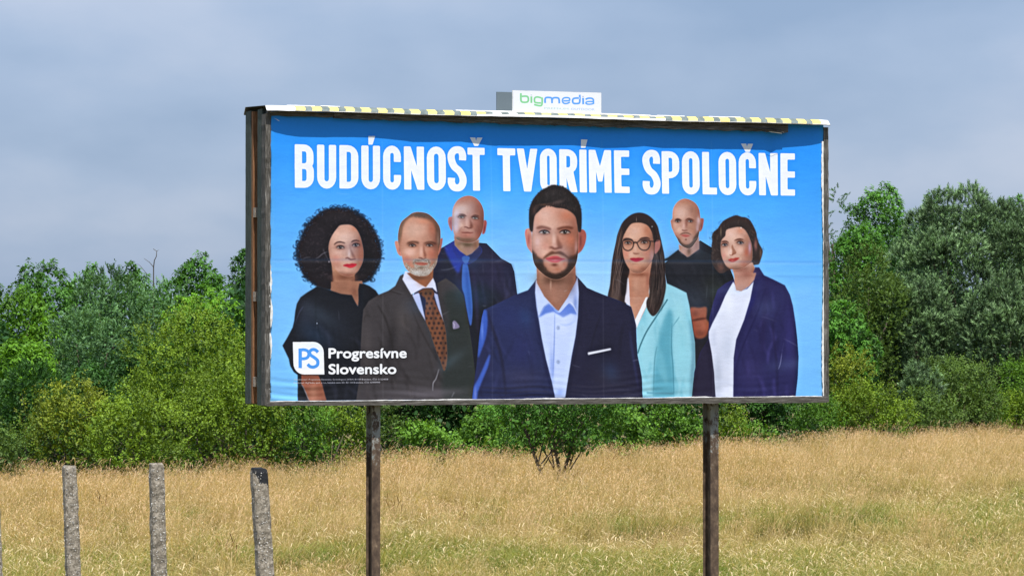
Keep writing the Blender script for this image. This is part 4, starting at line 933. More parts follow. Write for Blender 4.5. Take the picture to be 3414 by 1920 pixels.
# backing and frame of the front panel
mb = MB(); bbox(mb, -.005, BW + .01, -.075, -.048, 3.10, 5.56); link('backing_panel', mb.mesh('backing_panel'), M_dark, board)
plank('bottom_frame_board', M_wood, -.030, BW + .03, -.05, .034, 3.086, 3.119, .0035, 'u', board, 3, -.004, .016)
plank('left_frame_board', M_woodv, -.042, .004, -.090, .034, 3.090, 5.510, .0035, 'z', board, 4)
plank('right_frame_board', M_woodv, BW, BW + .045, -.085, .030, 3.086, 5.515, .003, 'z', board, 5)
plank('top_frame_board', M_wood, .55, BW - .35, -.03, .040, 5.485, 5.530, .006, 'u', board, 6, -.02, 0)
plank('top_frame_board', M_wood, -.02, .55, -.03, .022, 5.495, 5.530, .004, 'u', board, 16)
# side of the structure, seen on the left: two green uprights with a gap, bare studs and spacer blocks
plank('green_upright', M_green, -.038, .008, -.240, -.092, 3.088, 5.56, .001, 'z', board, 7)
plank('green_upright', M_green, -.036, .016, -.650, -.470, 3.095, 5.57, .001, 'z', board, 8)
plank('bare_stud', M_orange, -.030, .030, -.468, -.420, 3.10, 5.56, .001, 'z', board, 9)
for z_ in (4.665, 3.958, 3.240):
    plank('spacer_block', M_block, -.028, .040, -.420, -.355, z_, z_ + .082, .0015, 'u', board, 10)
for u_ in (1.2, 2.5, 3.8, 4.95):
    plank('bare_stud', M_orange, u_, u_ + .05, -.62, -.56, 3.10, 5.56, .001, 'z', board, 11)
mb = MB(); bbox(mb, .02, BW + .01, -.640, -.620, 3.10, 5.56); link('rear_panel', mb.mesh('rear_panel'), M_dark, board)
plank('rear_frame_board', M_wood, -.02, BW + .03, -.68, -.652, 3.086, 3.125, .002, 'u', board, 12)
plank('right_rear_upright', M_green, BW - .01, BW + .03, -.66, -.50, 3.09, 5.56, .001, 'z', board, 13).name = 'green_upright'

# cap: folded sheet with flared flanges
mb = MB(); NS = 60; rs = random.Random(8)
prof = [(.090, 5.534), (.034, 5.579), (-.63, 5.612), (-.685, 5.552)]
U0, U1 = -.044, 5.092
sect = []
for i in range(NS + 1):
    u = U0 + (U1 - U0) * i / NS
    w = .0025 * math.sin(u * 3.1) + rs.uniform(-.0012, .0012)
    if u > 5.0: w -= (u - 5.0) * .03
    sect.append([(u, n + (w if k in (0, 3) else 0), z + w + (.010 if k == 0 and 1.6 < u < 3.4 else 0) * 0) for k, (n, z) in enumerate(prof)])
for i in range(NS):
    for k in range(3): mb.poly([bp(*sect[i][k]), bp(*sect[i + 1][k]), bp(*sect[i + 1][k + 1]), bp(*sect[i][k + 1])], 0)
    for k in range(3):
        a = [(u, n * .985 - .0, z - .006) for (u, n, z) in (sect[i][k], sect[i + 1][k], sect[i + 1][k + 1], sect[i][k + 1])]
        mb.poly([bp(*q) for q in a[::-1]], 1)
    mb.poly([bp(sect[i][0][0], sect[i][0][1], sect[i][0][2]), bp(sect[i][0][0], sect[i][0][1] * .985, sect[i][0][2] - .006), bp(sect[i + 1][0][0], sect[i + 1][0][1] * .985, sect[i + 1][0][2] - .006), bp(*sect[i + 1][0])], 1)
cap = link('roof_cap', mb.mesh('roof_cap'), [M_white, M_capin], board)
def on_flange(u, t, off=.0022):
    """point on the front flange, t = 0 bottom .. 1 top"""
    f = (u - U0) / (U1 - U0) * NS; i = min(NS - 1, max(0, int(f))); g = f - i
    a = [sect[i][0][j] * (1 - g) + sect[i + 1][0][j] * g for j in range(3)]; b = [sect[i][1][j] * (1 - g) + sect[i + 1][1][j] * g for j in range(3)]
    return bp(u, a[1] + (b[1] - a[1]) * t + off * .67, a[2] + (b[2] - a[2]) * t + off * .74)
u = .20; k = 0
while u < 4.98:
    L_ = (.082 if k % 2 == 0 else .065) * rs.uniform(.93, 1.07)
    mid_ = 1.75 < u < 3.45
    t0 = (.38 if mid_ else .05) + rs.uniform(-.03, .05); t1 = (.82 if mid_ else 1.0) - rs.uniform(0, .04); tm = (t0 + t1) / 2
    if not (mid_ and k % 2 == 0 and rs.random() < .15):
        c = .012
        mb = MB(); mb.poly([on_flange(u, t0), on_flange(u + L_, t0), on_flange(u + L_ + c, tm), on_flange(u + L_, t1), on_flange(u, t1), on_flange(u + c, tm)])
        link('tape_patch', mb.mesh('tape_patch'), [M_yel, M_blk][k % 2], board)
    u += L_; k += 1
# loose white strips of old tape along the top edge
for (a, b, q) in ((.14, .38, .93), (.43, .60, .96), (1.62, 3.40, .90), (3.46, 3.72, .95), (3.95, 4.25, .95)):
    mb = MB(); n = 10
    for i in range(n):
        ua, ub = a + (b - a) * i / n, a + (b - a) * (i + 1) / n
        mb.poly([on_flange(ua, q - .02, .004), on_flange(ub, q - .02, .004), on_flange(ub, 1.03, .006), on_flange(ua, 1.03, .006)])
    link('peeling_strip', mb.mesh('peeling_strip'), M_paper, board)
# torn flap of old paper hanging below the cap near its right end
mb = MB()
fl = [(4.10, .045, 5.500), (4.35, .055, 5.492), (4.55, .07, 5.476), (4.66, .062, 5.455), (4.67, .03, 5.462), (4.60, .02, 5.500), (4.3, .02, 5.512)]
mb.poly([bp(*p) for p in fl]); mb.poly([bp(p[0], p[1] - .012, p[2] - .004) for p in fl[::-1]])
link('torn_paper_flap', mb.mesh('torn_paper_flap'), M_wood, board)
mb = MB(); mb.poly([bp(4.50, .076, 5.462), bp(4.62, .080, 5.452), bp(4.635, .075, 5.444), bp(4.52, .072, 5.456)]); link('torn_paper_flap', mb.mesh('torn_paper_flap'), M_paper, board)
mb = MB(); mb.poly([bp(.03, .04, 5.475), bp(.075, .03, 5.455), bp(.08, .028, 5.447), bp(.045, .034, 5.466)]); link('torn_paper_flap', mb.mesh('torn_paper_flap'), M_paper, board)

# small sign on top, and the back of its twin behind
_plane[0] = 'sign'
poster_art = art
SW, SH = 1200, 290
art = np.ones((SH, SW, 3), np.float32) * (np.array([248, 250, 255]) / 255)
def to_tex(pts):
    p = np.asarray(pts, float)
    return np.stack([(p[:, 0] - 455) / 2010 * SW, (p[:, 1] - 78 - (p[:, 0] - 455) * .0309) / 470 * SH], 1)
_T[:] = [0, 0, 1.0 / .6]; _clip[0] = None
G_, B_ = (140, 218, 150), (96, 168, 246)
def st(p, w, c): L(p, w, c, 0, 1, taper=False)
st([(630, 138), (628, 250), (640, 330), (700, 352), (780, 340), (800, 280), (780, 220), (720, 208), (650, 214)], 42, G_)
st([(868, 215), (868, 368)], 44, G_); st([(850, 182), (886, 184)], 16, (170, 190, 190))
st([(1095, 250), (1010, 228), (950, 245), (938, 300), (950, 350), (1010, 366), (1085, 368)], 40, G_); st([(1112, 240), (1114, 340), (1100, 420), (1040, 432), (930, 405)], 42, G_)
st([(1182, 370), (1180, 290), (1200, 246), (1270, 240), (1330, 262), (1340, 375)], 42, B_); st([(1345, 290), (1370, 252), (1440, 246), (1495, 270), (1506, 380)], 42, B_)
st([(1590, 320), (1720, 318), (1745, 290), (1720, 250), (1640, 246), (1590, 270), (1578, 330), (1610, 376), (1680, 382), (1750, 350)], 36, B_)
st([(1975, 178), (1978, 290), (1965, 370), (1900, 385), (1830, 375), (1812, 320), (1832, 268), (1900, 255), (1970, 258)], 42, B_)
st([(2052, 250), (2055, 402)], 44, B_); st([(2030, 216), (2070, 218)], 16, (150, 160, 200))
st([(2110, 290), (2160, 262), (2250, 262), (2288, 300), (2290, 400)], 40, B_); st([(2288, 340), (2200, 336), (2130, 350), (2122, 385), (2180, 402), (2280, 392)], 34, B_)
text('PREMIUM', 1165, 512, 1712, 532, 46, (190, 222, 205), .5); text('OUTDOOR', 1775, 536, 2318, 552, 52, (176, 200, 238), .8)
sign_art = art; art = poster_art
(us0, zs0), (us1, zs1) = [unproj_board(x_, y_, .02) for x_, y_ in ((1709.5, 371.5), (2005, 380))]
_, zt0 = unproj_board(1707, 301.5, .02)
us0, us1, zs0, zt0 = float(us0), float(us1), float(zs0), float(zt0)
mb = MB(); bbox(mb, us0, us1, .004, .018, zs0, zt0); me = mb.mesh('sign_panel')
top_sign = link('sign_panel', me, M_white, board); tag(top_sign, 'small white sign on the cap with green and blue lettering')
me = bpy.data.meshes.new('sign_print'); me.from_pydata([tuple(bp(a, .0205, b)) for a, b in ((us0 + .004, zs0 + .004), (us1 - .004, zs0 + .004), (us1 - .004, zt0 - .004), (us0 + .004, zt0 - .004))], [], [(0, 1, 2, 3)])
uvl = me.uv_layers.new(name='print'); uvl.data.foreach_set('uv', [0, 0, 1, 0, 1, 1, 0, 1])
sp = link('sign_print', me, print_mat('sign_face', sign_art, .4, .3, False), top_sign); sp.matrix_parent_inverse = Matrix.Identity(4)
mb = MB(); bbox(mb, us0 + .03, us1 + .03, -.50, -.485, 5.575, 5.79); o = link('sign_panel', mb.mesh('sign_panel'), M_signback, board); tag(o, 'grey back of the rear sign')
for a in (us0 + .12, us1 - .12):
    mb = MB(); bbox(mb, a - .012, a + .012, -.012, .003, 5.59, 5.70); link('sign_bracket', mb.mesh('sign_bracket'), M_capin, board)

# steel posts: rolled I sections
def ipost(pxl, pxr):
    ul, _ = unproj_board(pxl, 1600, -.10); ur, _ = unproj_board(pxr, 1600, -.10); ul, ur = float(ul), float(ur)
    mb = MB(); um = (ul + ur) / 2
    z0, z1 = -.2, 5.4
    bbox(mb, ul, ur, -.110, -.100, z0, z1); bbox(mb, um - .004, um + .004, -.262, -.111, z0, z1); bbox(mb, ul, ur, -.273, -.263, z0, z1)
    return link('steel_post', mb.mesh('steel_post'), M_rust, board)
ipost(1240, 1268); ipost(2369, 2396)
# ------------------------------------------------------------------ ground
def edge_d(X):
    """distance at which the meadow meets the bushes, for a view slope X = x / d"""
    return np.interp(X, [-.60, -.30, -.166, -.09, -.02, .05, .10, .166, .30, .60], [60, 66, 70.5, 73, 77, 81, 91, 106, 112, 115])
def gz(x, y):
    return .12 * math.sin(x * .11 + 1) * math.sin(y * .09) + .05 * math.sin(x * .5 + y * .3)
rngn = np.random.default_rng(21)
gx = np.concatenate([np.linspace(-900, -61, 14), np.linspace(-60, 60, 81), np.linspace(61, 900, 14)])
gy = np.concatenate([np.linspace(-300, -1, 8), np.linspace(0, 160, 107), np.linspace(163, 2500, 16)])
GX, GY = np.meshgrid(gx, gy)
GZ = .12 * np.sin(GX * .11 + 1) * np.sin(GY * .09) + .05 * np.sin(GX * .5 + GY * .3)
GZ[(np.abs(GX) > 60.5) | (GY > 162) | (GY < 0)] = 0
nx, ny = len(gx), len(gy); ii = (np.arange(ny - 1)[:, None] * nx + np.arange(nx - 1)[None, :]).ravel()
me = np_mesh('ground', np.stack([GX, GY, GZ], -1).reshape(-1, 3), np.stack([ii, ii + 1, ii + nx + 1, ii + nx], 1), True)
M_ground, t_, b_ = material('meadow_soil', rough=.95, spec=.1)
c_, f_ = noise_ramp(t_, [(.3, (.055, .06, .018)), (.5, (.13, .11, .045)), (.7, (.24, .18, .085))], .8, 9, .7); t_.links.new(c_, b_.inputs['Base Color']); bump(t_, b_, f_, .6, .1)
tag(link('ground', me, M_ground), kind='structure')

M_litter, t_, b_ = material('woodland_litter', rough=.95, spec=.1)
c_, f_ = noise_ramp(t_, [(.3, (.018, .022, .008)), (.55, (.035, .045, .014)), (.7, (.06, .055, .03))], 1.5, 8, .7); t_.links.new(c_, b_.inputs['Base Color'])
lx = np.linspace(-.60, .60, 120); lt = np.array([0, .02, .05, .1, .2, .35, .6, 1.0]); LX, LT = np.meshgrid(lx, lt)
LD = edge_d(LX) + 1.0 + LT * 90; wx, wy = LX * LD, LD
wz = np.where(LD < 160, .12 * np.sin(wx * .11 + 1) * np.sin(wy * .09) + .05 * np.sin(wx * .5 + wy * .3), 0) + .03
ii = (np.arange(7)[:, None] * 120 + np.arange(119)[None, :]).ravel()
tag(link('woodland_floor', np_mesh('woodland_floor', np.stack([wx, wy, wz], -1).reshape(-1, 3), np.stack([ii, ii + 1, ii + 121, ii + 120], 1), True), M_litter), kind='structure')

# ------------------------------------------------------------------ concrete fence posts
M_conc, t_, b_ = material('pebbled_concrete', rough=.9, spec=.25)
c1, f1_ = noise_ramp(t_, [(.37, (.062, .052, .040)), (.5, (.205, .178, .140)), (.60, (.36, .32, .265))], 30, 10, .8)
vo = nd(t_, 'ShaderNodeTexVoronoi', Scale=38.0); co_ = nd(t_, 'ShaderNodeTexCoord'); t_.links.new(co_.outputs['Object'], vo.inputs['Vector'])
mp_ = nd(t_, 'ShaderNodeMapRange'); mp_.inputs['From Min'].default_value = .16; mp_.inputs['From Max'].default_value = .30; mp_.inputs['To Min'].default_value = 1; mp_.inputs['To Max'].default_value = 0; t_.links.new(vo.outputs['Distance'], mp_.inputs['Value'])
sel = nd(t_, 'ShaderNodeSeparateColor'); t_.links.new(vo.outputs['Color'], sel.inputs[0])
gt_ = nd(t_, 'ShaderNodeMath'); gt_.operation = 'GREATER_THAN'; gt_.inputs[1].default_value = .52; t_.links.new(sel.outputs[0], gt_.inputs[0])
ml_ = nd(t_, 'ShaderNodeMath'); ml_.operation = 'MULTIPLY'; t_.links.new(gt_.outputs[0], ml_.inputs[0]); t_.links.new(mp_.outputs[0], ml_.inputs[1])
pm = nd(t_, 'ShaderNodeMixRGB'); t_.links.new(ml_.outputs[0], pm.inputs[0]); t_.links.new(c1, pm.inputs[1]); pm.inputs[2].default_value = (.42, .41, .385, 1)
t_.links.new(pm.outputs[0], b_.inputs['Base Color'])
ad_ = nd(t_, 'ShaderNodeMath'); ad_.operation = 'ADD'; t_.links.new(ml_.outputs[0], ad_.inputs[0]); t_.links.new(f1_, ad_.inputs[1]); bump(t_, b_, ad_.outputs[0], .9, .008)
M_tar = M_conc.copy(); M_tar.name = 'tar_stained_concrete'; t_ = M_tar.node_tree; b_ = t_.nodes['Principled BSDF']
tcn = nd(t_, 'ShaderNodeTexCoord'); sx_ = nd(t_, 'ShaderNodeSeparateXYZ'); t_.links.new(tcn.outputs['Object'], sx_.inputs[0])
nz = nd(t_, 'ShaderNodeTexNoise', Scale=16.0, Detail=6.0); t_.links.new(tcn.outputs['Object'], nz.inputs['Vector'])
def tm(op, a, b):
    n = nd(t_, 'ShaderNodeMath'); n.operation = op
    for k, v in ((0, a), (1, b)):
        if isinstance(v, (int, float)): n.inputs[k].default_value = v
        else: t_.links.new(v, n.inputs[k])
    return n.outputs[0]
TAR_Z = tm('ADD', sx_.outputs['Z'], tm('ADD', tm('MULTIPLY', nz.outputs['Fac'], .16), tm('MULTIPLY', sx_.outputs['X'], .9)))
TAR_N = nd(t_, 'ShaderNodeMapRange'); t_.links.new(TAR_Z, TAR_N.inputs['Value'])
old = b_.inputs['Base Color'].links[0].from_socket
tmx = nd(t_, 'ShaderNodeMixRGB'); t_.links.new(TAR_N.outputs[0], tmx.inputs[0]); t_.links.new(old, tmx.inputs[1]); tmx.inputs[2].default_value = (.016, .017, .020, 1)
t_.links.new(tmx.outputs[0], b_.inputs['Base Color'])
def concrete_post(px_top, px_bot, py_top, wpx, d, yaw, label, seed, tar=False):
    """px at the top, px at the bottom frame edge (y = 1920), photo pixels"""
    rs = random.Random(seed)
    zt = CZ + (1146 - py_top) / FPX * d; zb_ = CZ + (1146 - 1920) / FPX * d
    xt = (px_top - CX) / FPX * d; xb = (px_bot - CX) / FPX * d; k = (xb - xt) / (zb_ - zt)
    w = wpx / FPX * d
    w0 = w / (math.cos(yaw) + .0 + .62 * math.sin(yaw)); dep = w0 * .9
    import bmesh
    mb = MB(); H = zt + .3; N = 60; ca, sa = math.cos(yaw), math.sin(yaw)
    prof = []
    for sx, sy in ((-1, -1), (1, -1), (1, 1), (-1, 1)):
        for q in (0, 1):
            c_ = .012
            a = (sx * (w0 / 2), sy * (dep / 2))
            prof.append((a[0] - (sx * c_ if (q == 0) == (sx * sy > 0) else 0), a[1] - (sy * c_ if (q == 0) != (sx * sy > 0) else 0)))
    prof = [(-w0/2 + .012, -dep/2), (w0/2 - .012, -dep/2), (w0/2, -dep/2 + .012), (w0/2, dep/2 - .012), (w0/2 - .012, dep/2), (-w0/2 + .012, dep/2), (-w0/2, dep/2 - .012), (-w0/2, -dep/2 + .012)]
    rings = []
    for i in range(N + 1):
        z = -.3 + H * i / N if i < N else zt
        s = 1.0 + .22 * (1 - i / N)
        if i >= N - 2: s *= (.985, .94, .80)[i - N + 2]
        if i == N - 2: z = zt - .034
        if i == N - 1: z = zt - .012
        ring = []
        for (a, b) in prof:
            a_, b2 = a * s + rs.uniform(-.0042, .0042), b * s + rs.uniform(-.0042, .0042)
            ring.append((a_ * ca - b2 * sa + k * (z - 0), a_ * sa + b2 * ca, z + (rs.uniform(-.006, .004) if i == N else 0)))
        rings.append(ring)
    for i in range(N):
        for j in range(8): l = (j + 1) % 8; mb.poly([rings[i][j], rings[i][l], rings[i + 1][l], rings[i + 1][j]], 1 if tar else 0)
    mb.poly(rings[-1], 1 if tar else 0)
    me = mb.mesh('concrete_post')
    bm = bmesh.new(); bm.from_mesh(me); bmesh.ops.remove_doubles(bm, verts=bm.verts, dist=1e-5); bm.to_mesh(me); bm.free()
    o = bpy.data.objects.new('concrete_post', me); COL.objects.link(o); me.materials.append(M_conc); me.materials.append(M_tar)
    if tar: TAR_N.inputs['From Min'].default_value = zt + .08 + k * zt * .9 - .085; TAR_N.inputs['From Max'].default_value = zt + .08 + k * zt * .9 - .075
    # foot at the ground point of the leaning axis
    x0 = xt - k * zt
    o.location = (x0, d, gz(x0, d))
    tag(o, label, 'fence post', 'concrete fence posts in the meadow')
    # pebbles standing proud of the weathered faces
    pb = MB()
    for _ in range(260):
        z = rs.uniform(zt - 1.0, zt - .02) - .0; f = rs.choice([0, 0, 0, 1]); s = 1.0 + .22 * (1 - (z + .3) / H)
        t = rs.uniform(-.45, .45)
        a, b = ((t * w0 * s, -dep / 2 * s) if f == 0 else (-w0 / 2 * s, t * dep * s))
        c = Vector((a * ca - b * sa + k * z, a * sa + b * ca, z)); r = rs.choice((.002, .003, .003, .004, .006))
        vs = [c + Vector((dx, dy, dz)) * r for dx, dy, dz in ((1, 0, 0), (-1, 0, 0), (0, 1, 0), (0, -1, 0), (0, 0, 1), (0, 0, -1))]
        b0 = len(pb.v); pb.v += [tuple(v) for v in vs]
        for fc in ((0, 2, 4), (2, 1, 4), (1, 3, 4), (3, 0, 4), (2, 0, 5), (1, 2, 5), (3, 1, 5), (0, 3, 5)): pb.f.append(tuple(b0 + q for q in fc)); pb.m.append(0)
    p = bpy.data.objects.new('pebbles', pb.mesh('pebbles')); p.data.materials.append(M_peb); COL.objects.link(p); p.parent = o; p['kind'] = 'stuff'
    return o
M_peb, t_, b_ = material('pale_pebbles', (.55, .54, .51), .5, .4)
c_, f_ = noise_ramp(t_, [(.38, (.12, .105, .09)), (.5, (.30, .285, .26)), (.60, (.68, .67, .65))], 60, 2, .5); t_.links.new(c_, b_.inputs['Base Color'])
concrete_post(232, 246, 1563, 50, 25.2, R(24), 'thick pale concrete post standing upright, nearest the left edge of the meadow', 1)
concrete_post(522, 532, 1562, 52, 24.6, R(20), 'concrete post with a crumbling whitish top, middle one of the three tall posts', 2)
concrete_post(862, 884, 1589, 58, 23.6, R(22), 'leaning concrete post with a black tarred top beside the left billboard leg', 3, True)
concrete_post(-21, -14, 1690, 50, 24.9, R(22), 'concrete post cut off by the left border, only a sliver showing', 4)

# ------------------------------------------------------------------ trees and bushes
def leaf_material(name, transl=.25, rough=.45, spec=.35):
    m = bpy.data.materials.new(name); m.use_nodes = True; t = m.node_tree; b = t.nodes['Principled BSDF']; out = t.nodes['Material Output']
    at = nd(t, 'ShaderNodeVertexColor'); at.layer_name = 'tint'
    t.links.new(at.outputs['Color'], b.inputs['Base Color']); b.inputs['Roughness'].default_value = rough; b.inputs['Specular IOR Level'].default_value = spec
    tr = nd(t, 'ShaderNodeBsdfTranslucent')
    hs_ = nd(t, 'ShaderNodeMixRGB'); hs_.blend_type = 'MULTIPLY'; hs_.inputs[0].default_value = 1; hs_.inputs[2].default_value = (1.25, 1.15, .45, 1)
    t.links.new(at.outputs['Color'], hs_.inputs[1]); t.links.new(hs_.outputs[0], tr.inputs['Color'])
    mx_ = nd(t, 'ShaderNodeMixShader'); mx_.inputs[0].default_value = transl
    t.links.new(b.outputs[0], mx_.inputs[1]); t.links.new(tr.outputs[0], mx_.inputs[2]); t.links.new(mx_.outputs[0], out.inputs['Surface'])
    return m
M_leaf = leaf_material('broad_leaves', .30, .55, .22)
M_needle = leaf_material('pine_needles', .10, .5, .3)
M_bark, t_, b_ = material('rough_bark', rough=.95, spec=.1)
c_, f_ = noise_ramp(t_, [(.3, (.03, .024, .018)), (.6, (.10, .085, .065)), (.75, (.17, .15, .12))], 6, 8, .7, (6, 6, 1)); t_.links.new(c_, b_.inputs['Base Color']); bump(t_, b_, f_, .8, .03)

def unit(v): return v / (np.linalg.norm(v, axis=-1, keepdims=True) + 1e-9)
def tri_leaves(P0, D, Nrm, ln, wd):
    """one rhombic leaf folded into two triangles' worth: here a single kite quad per leaf"""
    S = unit(np.cross(D, Nrm)); ln = ln[:, None]; wd = wd[:, None]
    a, b, c, d = P0, P0 + D * ln * .45 + S * wd * .5, P0 + D * ln, P0 + D * ln * .45 - S * wd * .5
    return np.stack([a, b, c, d], 1)
def crown_points(rg, n, R3, lobes, cz_up=.25, seed=0, pine=False):
    """points on the skin of a lumpy crown: returns local pos, outward dir (unit ellipsoid built of lobes)"""
    K = int(lobes * (1.15 if cz_up else 1.9))
    ph = rg.uniform(0, 2 * np.pi, K); ct = rg.uniform(-.75, 1, K)
    st_ = np.sqrt(1 - ct ** 2); LC = np.stack([st_ * np.cos(ph), st_ * np.sin(ph), ct], 1)
    LC = LC / ((np.abs(LC) ** 3.4).sum(1) ** (1 / 3.4))[:, None] * rg.uniform(.54, .74, K)[:, None]
    LR = rg.uniform(.24, .42, K) if cz_up else rg.uniform(.22, .32, K)
    if pine:
        K = int(lobes * 3.8); v0 = unit(rg.normal(size=(K, 3))); v0[:, 2] = np.where(rg.random(K) < .7, np.abs(v0[:, 2]), v0[:, 2]); v0[:, 1] = -np.abs(v0[:, 1]) * np.where(rg.random(K) < .8, 1, -1)
        LC = v0 / ((np.abs(v0) ** 2.6).sum(1) ** (1 / 2.6))[:, None] * rg.uniform(.62, .88, K)[:, None]; LR = rg.uniform(.11, .21, K)
    pts, dirs, lid = [], [], []
    while sum(map(len, pts)) < n:
        m = n * 2
        k = rg.integers(0, K, m); v = unit(rg.normal(size=(m, 3))); v[:, 2] = np.where(rg.random(m) < .75, np.abs(v[:, 2]), v[:, 2])
        rr_ = LR[k] * (1 - .28 * rg.random(m) ** 2)
        p = LC[k] + v * rr_[:, None]
        # drop points buried deep in other lobes
        q = np.linalg.norm(p[:, None, :] - LC[None], axis=2) < (LR[None] * .80)
        q[np.arange(m), k] = False
        keep = ~q.any(1)
        # favour the side that can be seen
        keep &= (v[:, 1] * R3[1] < .55) | (rg.random(m) < .25)
        pts.append(p[keep]); dirs.append(v[keep]); lid.append(k[keep])
    return np.concatenate(pts)[:n] * R3, unit(np.concatenate(dirs)[:n] / R3), np.concatenate(lid)[:n], LC * R3, LR
PAL0 = {  # leaf colours (base, tip)
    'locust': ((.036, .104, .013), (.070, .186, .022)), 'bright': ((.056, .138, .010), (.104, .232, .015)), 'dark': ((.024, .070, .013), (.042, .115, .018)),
    'silver': ((.050, .120, .040), (.120, .225, .090)), 'yellow': ((.078, .140, .010), (.135, .205, .014)), 'gold': ((.085, .135, .010), (.180, .205, .018)),
    'hedge': ((.048, .115, .012), (.082, .180, .016)), 'olive': ((.055, .100, .018), (.095, .160, .028)), 'bramble': ((.060, .135, .014), (.105, .215, .022)), 'pine': ((.040, .080, .032), (.118, .192, .078)),
}
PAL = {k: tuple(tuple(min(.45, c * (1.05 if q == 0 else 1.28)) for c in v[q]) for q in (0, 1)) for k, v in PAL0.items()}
def make_tree(name, kind, leaf, px, top, hw, d, label, cat='tree', zb=None, dens=1.0, lobes=16, group=None, trunks=1, seed=0, lean=0.0):
    """px, top, hw in 2576-wide photo pixels at distance d"""
    rg = np.random.default_rng(100 + seed); k_ = 3414 / 2576
    x = (px * k_ - CX) / FPX * d; zt = CZ + (1146 - top * k_) / FPX * d; rx = hw * k_ / FPX * d
    zb = 0.0 if zb is None else zb
    zt -= .12; cz = zb + (zt - zb) * .50; rz = (zt - zb) * .50; ry = min(rx, max(rz, rx * .7)) * .9
    root = empty(name, (x, d, gz(x, d))); tag(root, label, cat, group)
    R3 = np.array([rx, ry, rz])
    area = 2 * np.pi * (rx * rz + ry * rz + rx * ry) * .55
    lo, hi = PAL[kind]
    if leaf == 'locust': ns, per = int(area * 30 * dens), 10
    elif leaf == 'silver': ns, per = int(area * 26 * dens), 18
    elif leaf == 'pine': ns, per = int(area * 34 * dens), 26
    elif leaf == 'small': ns, per = int(area * 27 * dens), 20
    else: ns, per = int(area * 24 * dens), 18
    pos, out, lid, LC, LR = crown_points(rg, ns, R3, lobes, leaf != 'locust', 0, leaf == 'pine')
    lobe_t = rg.uniform(.70, 1.28, len(LC))
    up = np.array([0, 0, 1.0])
    upw = {'pine': .8, 'small': .8, 'silver': .6, 'broad': .35, 'locust': .15}[leaf]
    sd = unit(out * .8 + up * upw + rg.normal(size=(ns, 3)) * .38)
    sl = {'pine': .26, 'small': .40, 'silver': .28, 'broad': .24, 'locust': .17}[leaf] * rg.uniform(.6, 1.35, ns)
    i = np.repeat(np.arange(ns), per); m = len(i)
    tpos = np.tile((np.arange(per) + .5) / per, ns) + rg.uniform(-.06, .06, m)
    base = pos[i] + sd[i] * (sl[i] * tpos)[:, None]
    rnd = unit(rg.normal(size=(m, 3)))
    if leaf == 'pine':
        D = unit(sd[i] * 1.05 + rnd * .70); ln = rg.uniform(.10, .17, m); wd = np.full(m, .022)
        Nn_ = unit(out[i] * .7 + up * .6 + rg.normal(size=(m, 3)) * .35)
    elif leaf == 'locust':
        side = unit(np.cross(sd[i], rnd)); D = unit(side * 1.0 + sd[i] * .35 + up * rg.uniform(-.45, .35, m)[:, None]); ln = rg.uniform(.11, .19, m); wd = ln * .38
        Nn_ = unit(up * .75 + out[i] * .55 + rnd * .30)
    elif leaf == 'silver':
        D = unit(sd[i] + rnd * .8); ln = rg.uniform(.07, .115, m); wd = ln * .36; Nn_ = unit(out[i] * .6 + up * .5 + rg.normal(size=(m, 3)) * .34)
    elif leaf == 'small':
        D = unit(sd[i] * .4 + rnd); base = base + rnd * .03; ln = rg.uniform(.042, .072, m); wd = ln * .70; Nn_ = unit(up * .55 + out[i] * .55 + rg.normal(size=(m, 3)) * .36)
    else:
        D = unit(rnd + up * -.1); base = base + rnd * .05; ln = rg.uniform(.07, .11, m); wd = ln * .7; Nn_ = unit(up * .6 + out[i] * .55 + rg.normal(size=(m, 3)) * .34)
    Q = tri_leaves(base, D, Nn_, ln, wd)
    if leaf == 'locust': # droop of the compound leaf
        Q[:, 2, 2] -= ln * .25
    # inner, larger leaves close the crown
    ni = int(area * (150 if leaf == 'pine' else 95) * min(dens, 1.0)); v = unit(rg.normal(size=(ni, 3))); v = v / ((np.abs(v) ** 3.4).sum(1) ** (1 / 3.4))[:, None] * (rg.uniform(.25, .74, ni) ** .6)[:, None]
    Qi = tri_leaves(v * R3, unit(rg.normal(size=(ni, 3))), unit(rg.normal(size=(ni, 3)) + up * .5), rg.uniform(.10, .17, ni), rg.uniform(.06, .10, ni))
    if dens < .6: Qi = Qi[:0]; ni = 0
    if leaf == 'pine': ni = ni
    lo, hi = np.array(lo), np.array(hi)
    tipw = np.clip(.25 + .5 * tpos + rg.normal(0, .22, m), 0, 1) * np.clip(lobe_t[lid[i]], .6, 1.1)
    col = lo + (hi - lo) * tipw[:, None]; col *= (lobe_t[lid[i]] * rg.uniform(.90, 1.10, m) * np.repeat(rg.uniform(.86, 1.12, ns), per))[:, None]
    if kind in ('gold', 'yellow'):                       # only the young shoots high on the bush are yellow
        hw_ = np.clip((pos[i][:, 2] / rz + (.95 if kind == 'yellow' else .55) + rg.normal(0, .25, m)) / .9, 0, 1)[:, None]; g2 = np.array(PAL['hedge'][1]) * .9
        col = col * hw_ + (np.array(PAL['hedge'][0]) + (g2 - np.array(PAL['hedge'][0])) * tipw[:, None]) * (1 - hw_) * (lobe_t[lid[i]])[:, None]
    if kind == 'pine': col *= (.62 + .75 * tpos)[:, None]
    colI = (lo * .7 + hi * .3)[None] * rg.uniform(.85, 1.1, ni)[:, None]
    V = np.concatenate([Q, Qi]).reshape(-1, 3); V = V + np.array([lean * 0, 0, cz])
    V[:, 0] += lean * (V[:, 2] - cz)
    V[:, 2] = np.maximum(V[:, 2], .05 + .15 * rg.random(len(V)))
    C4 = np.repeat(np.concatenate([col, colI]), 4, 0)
    F = np.arange(len(V)).reshape(-1, 4)
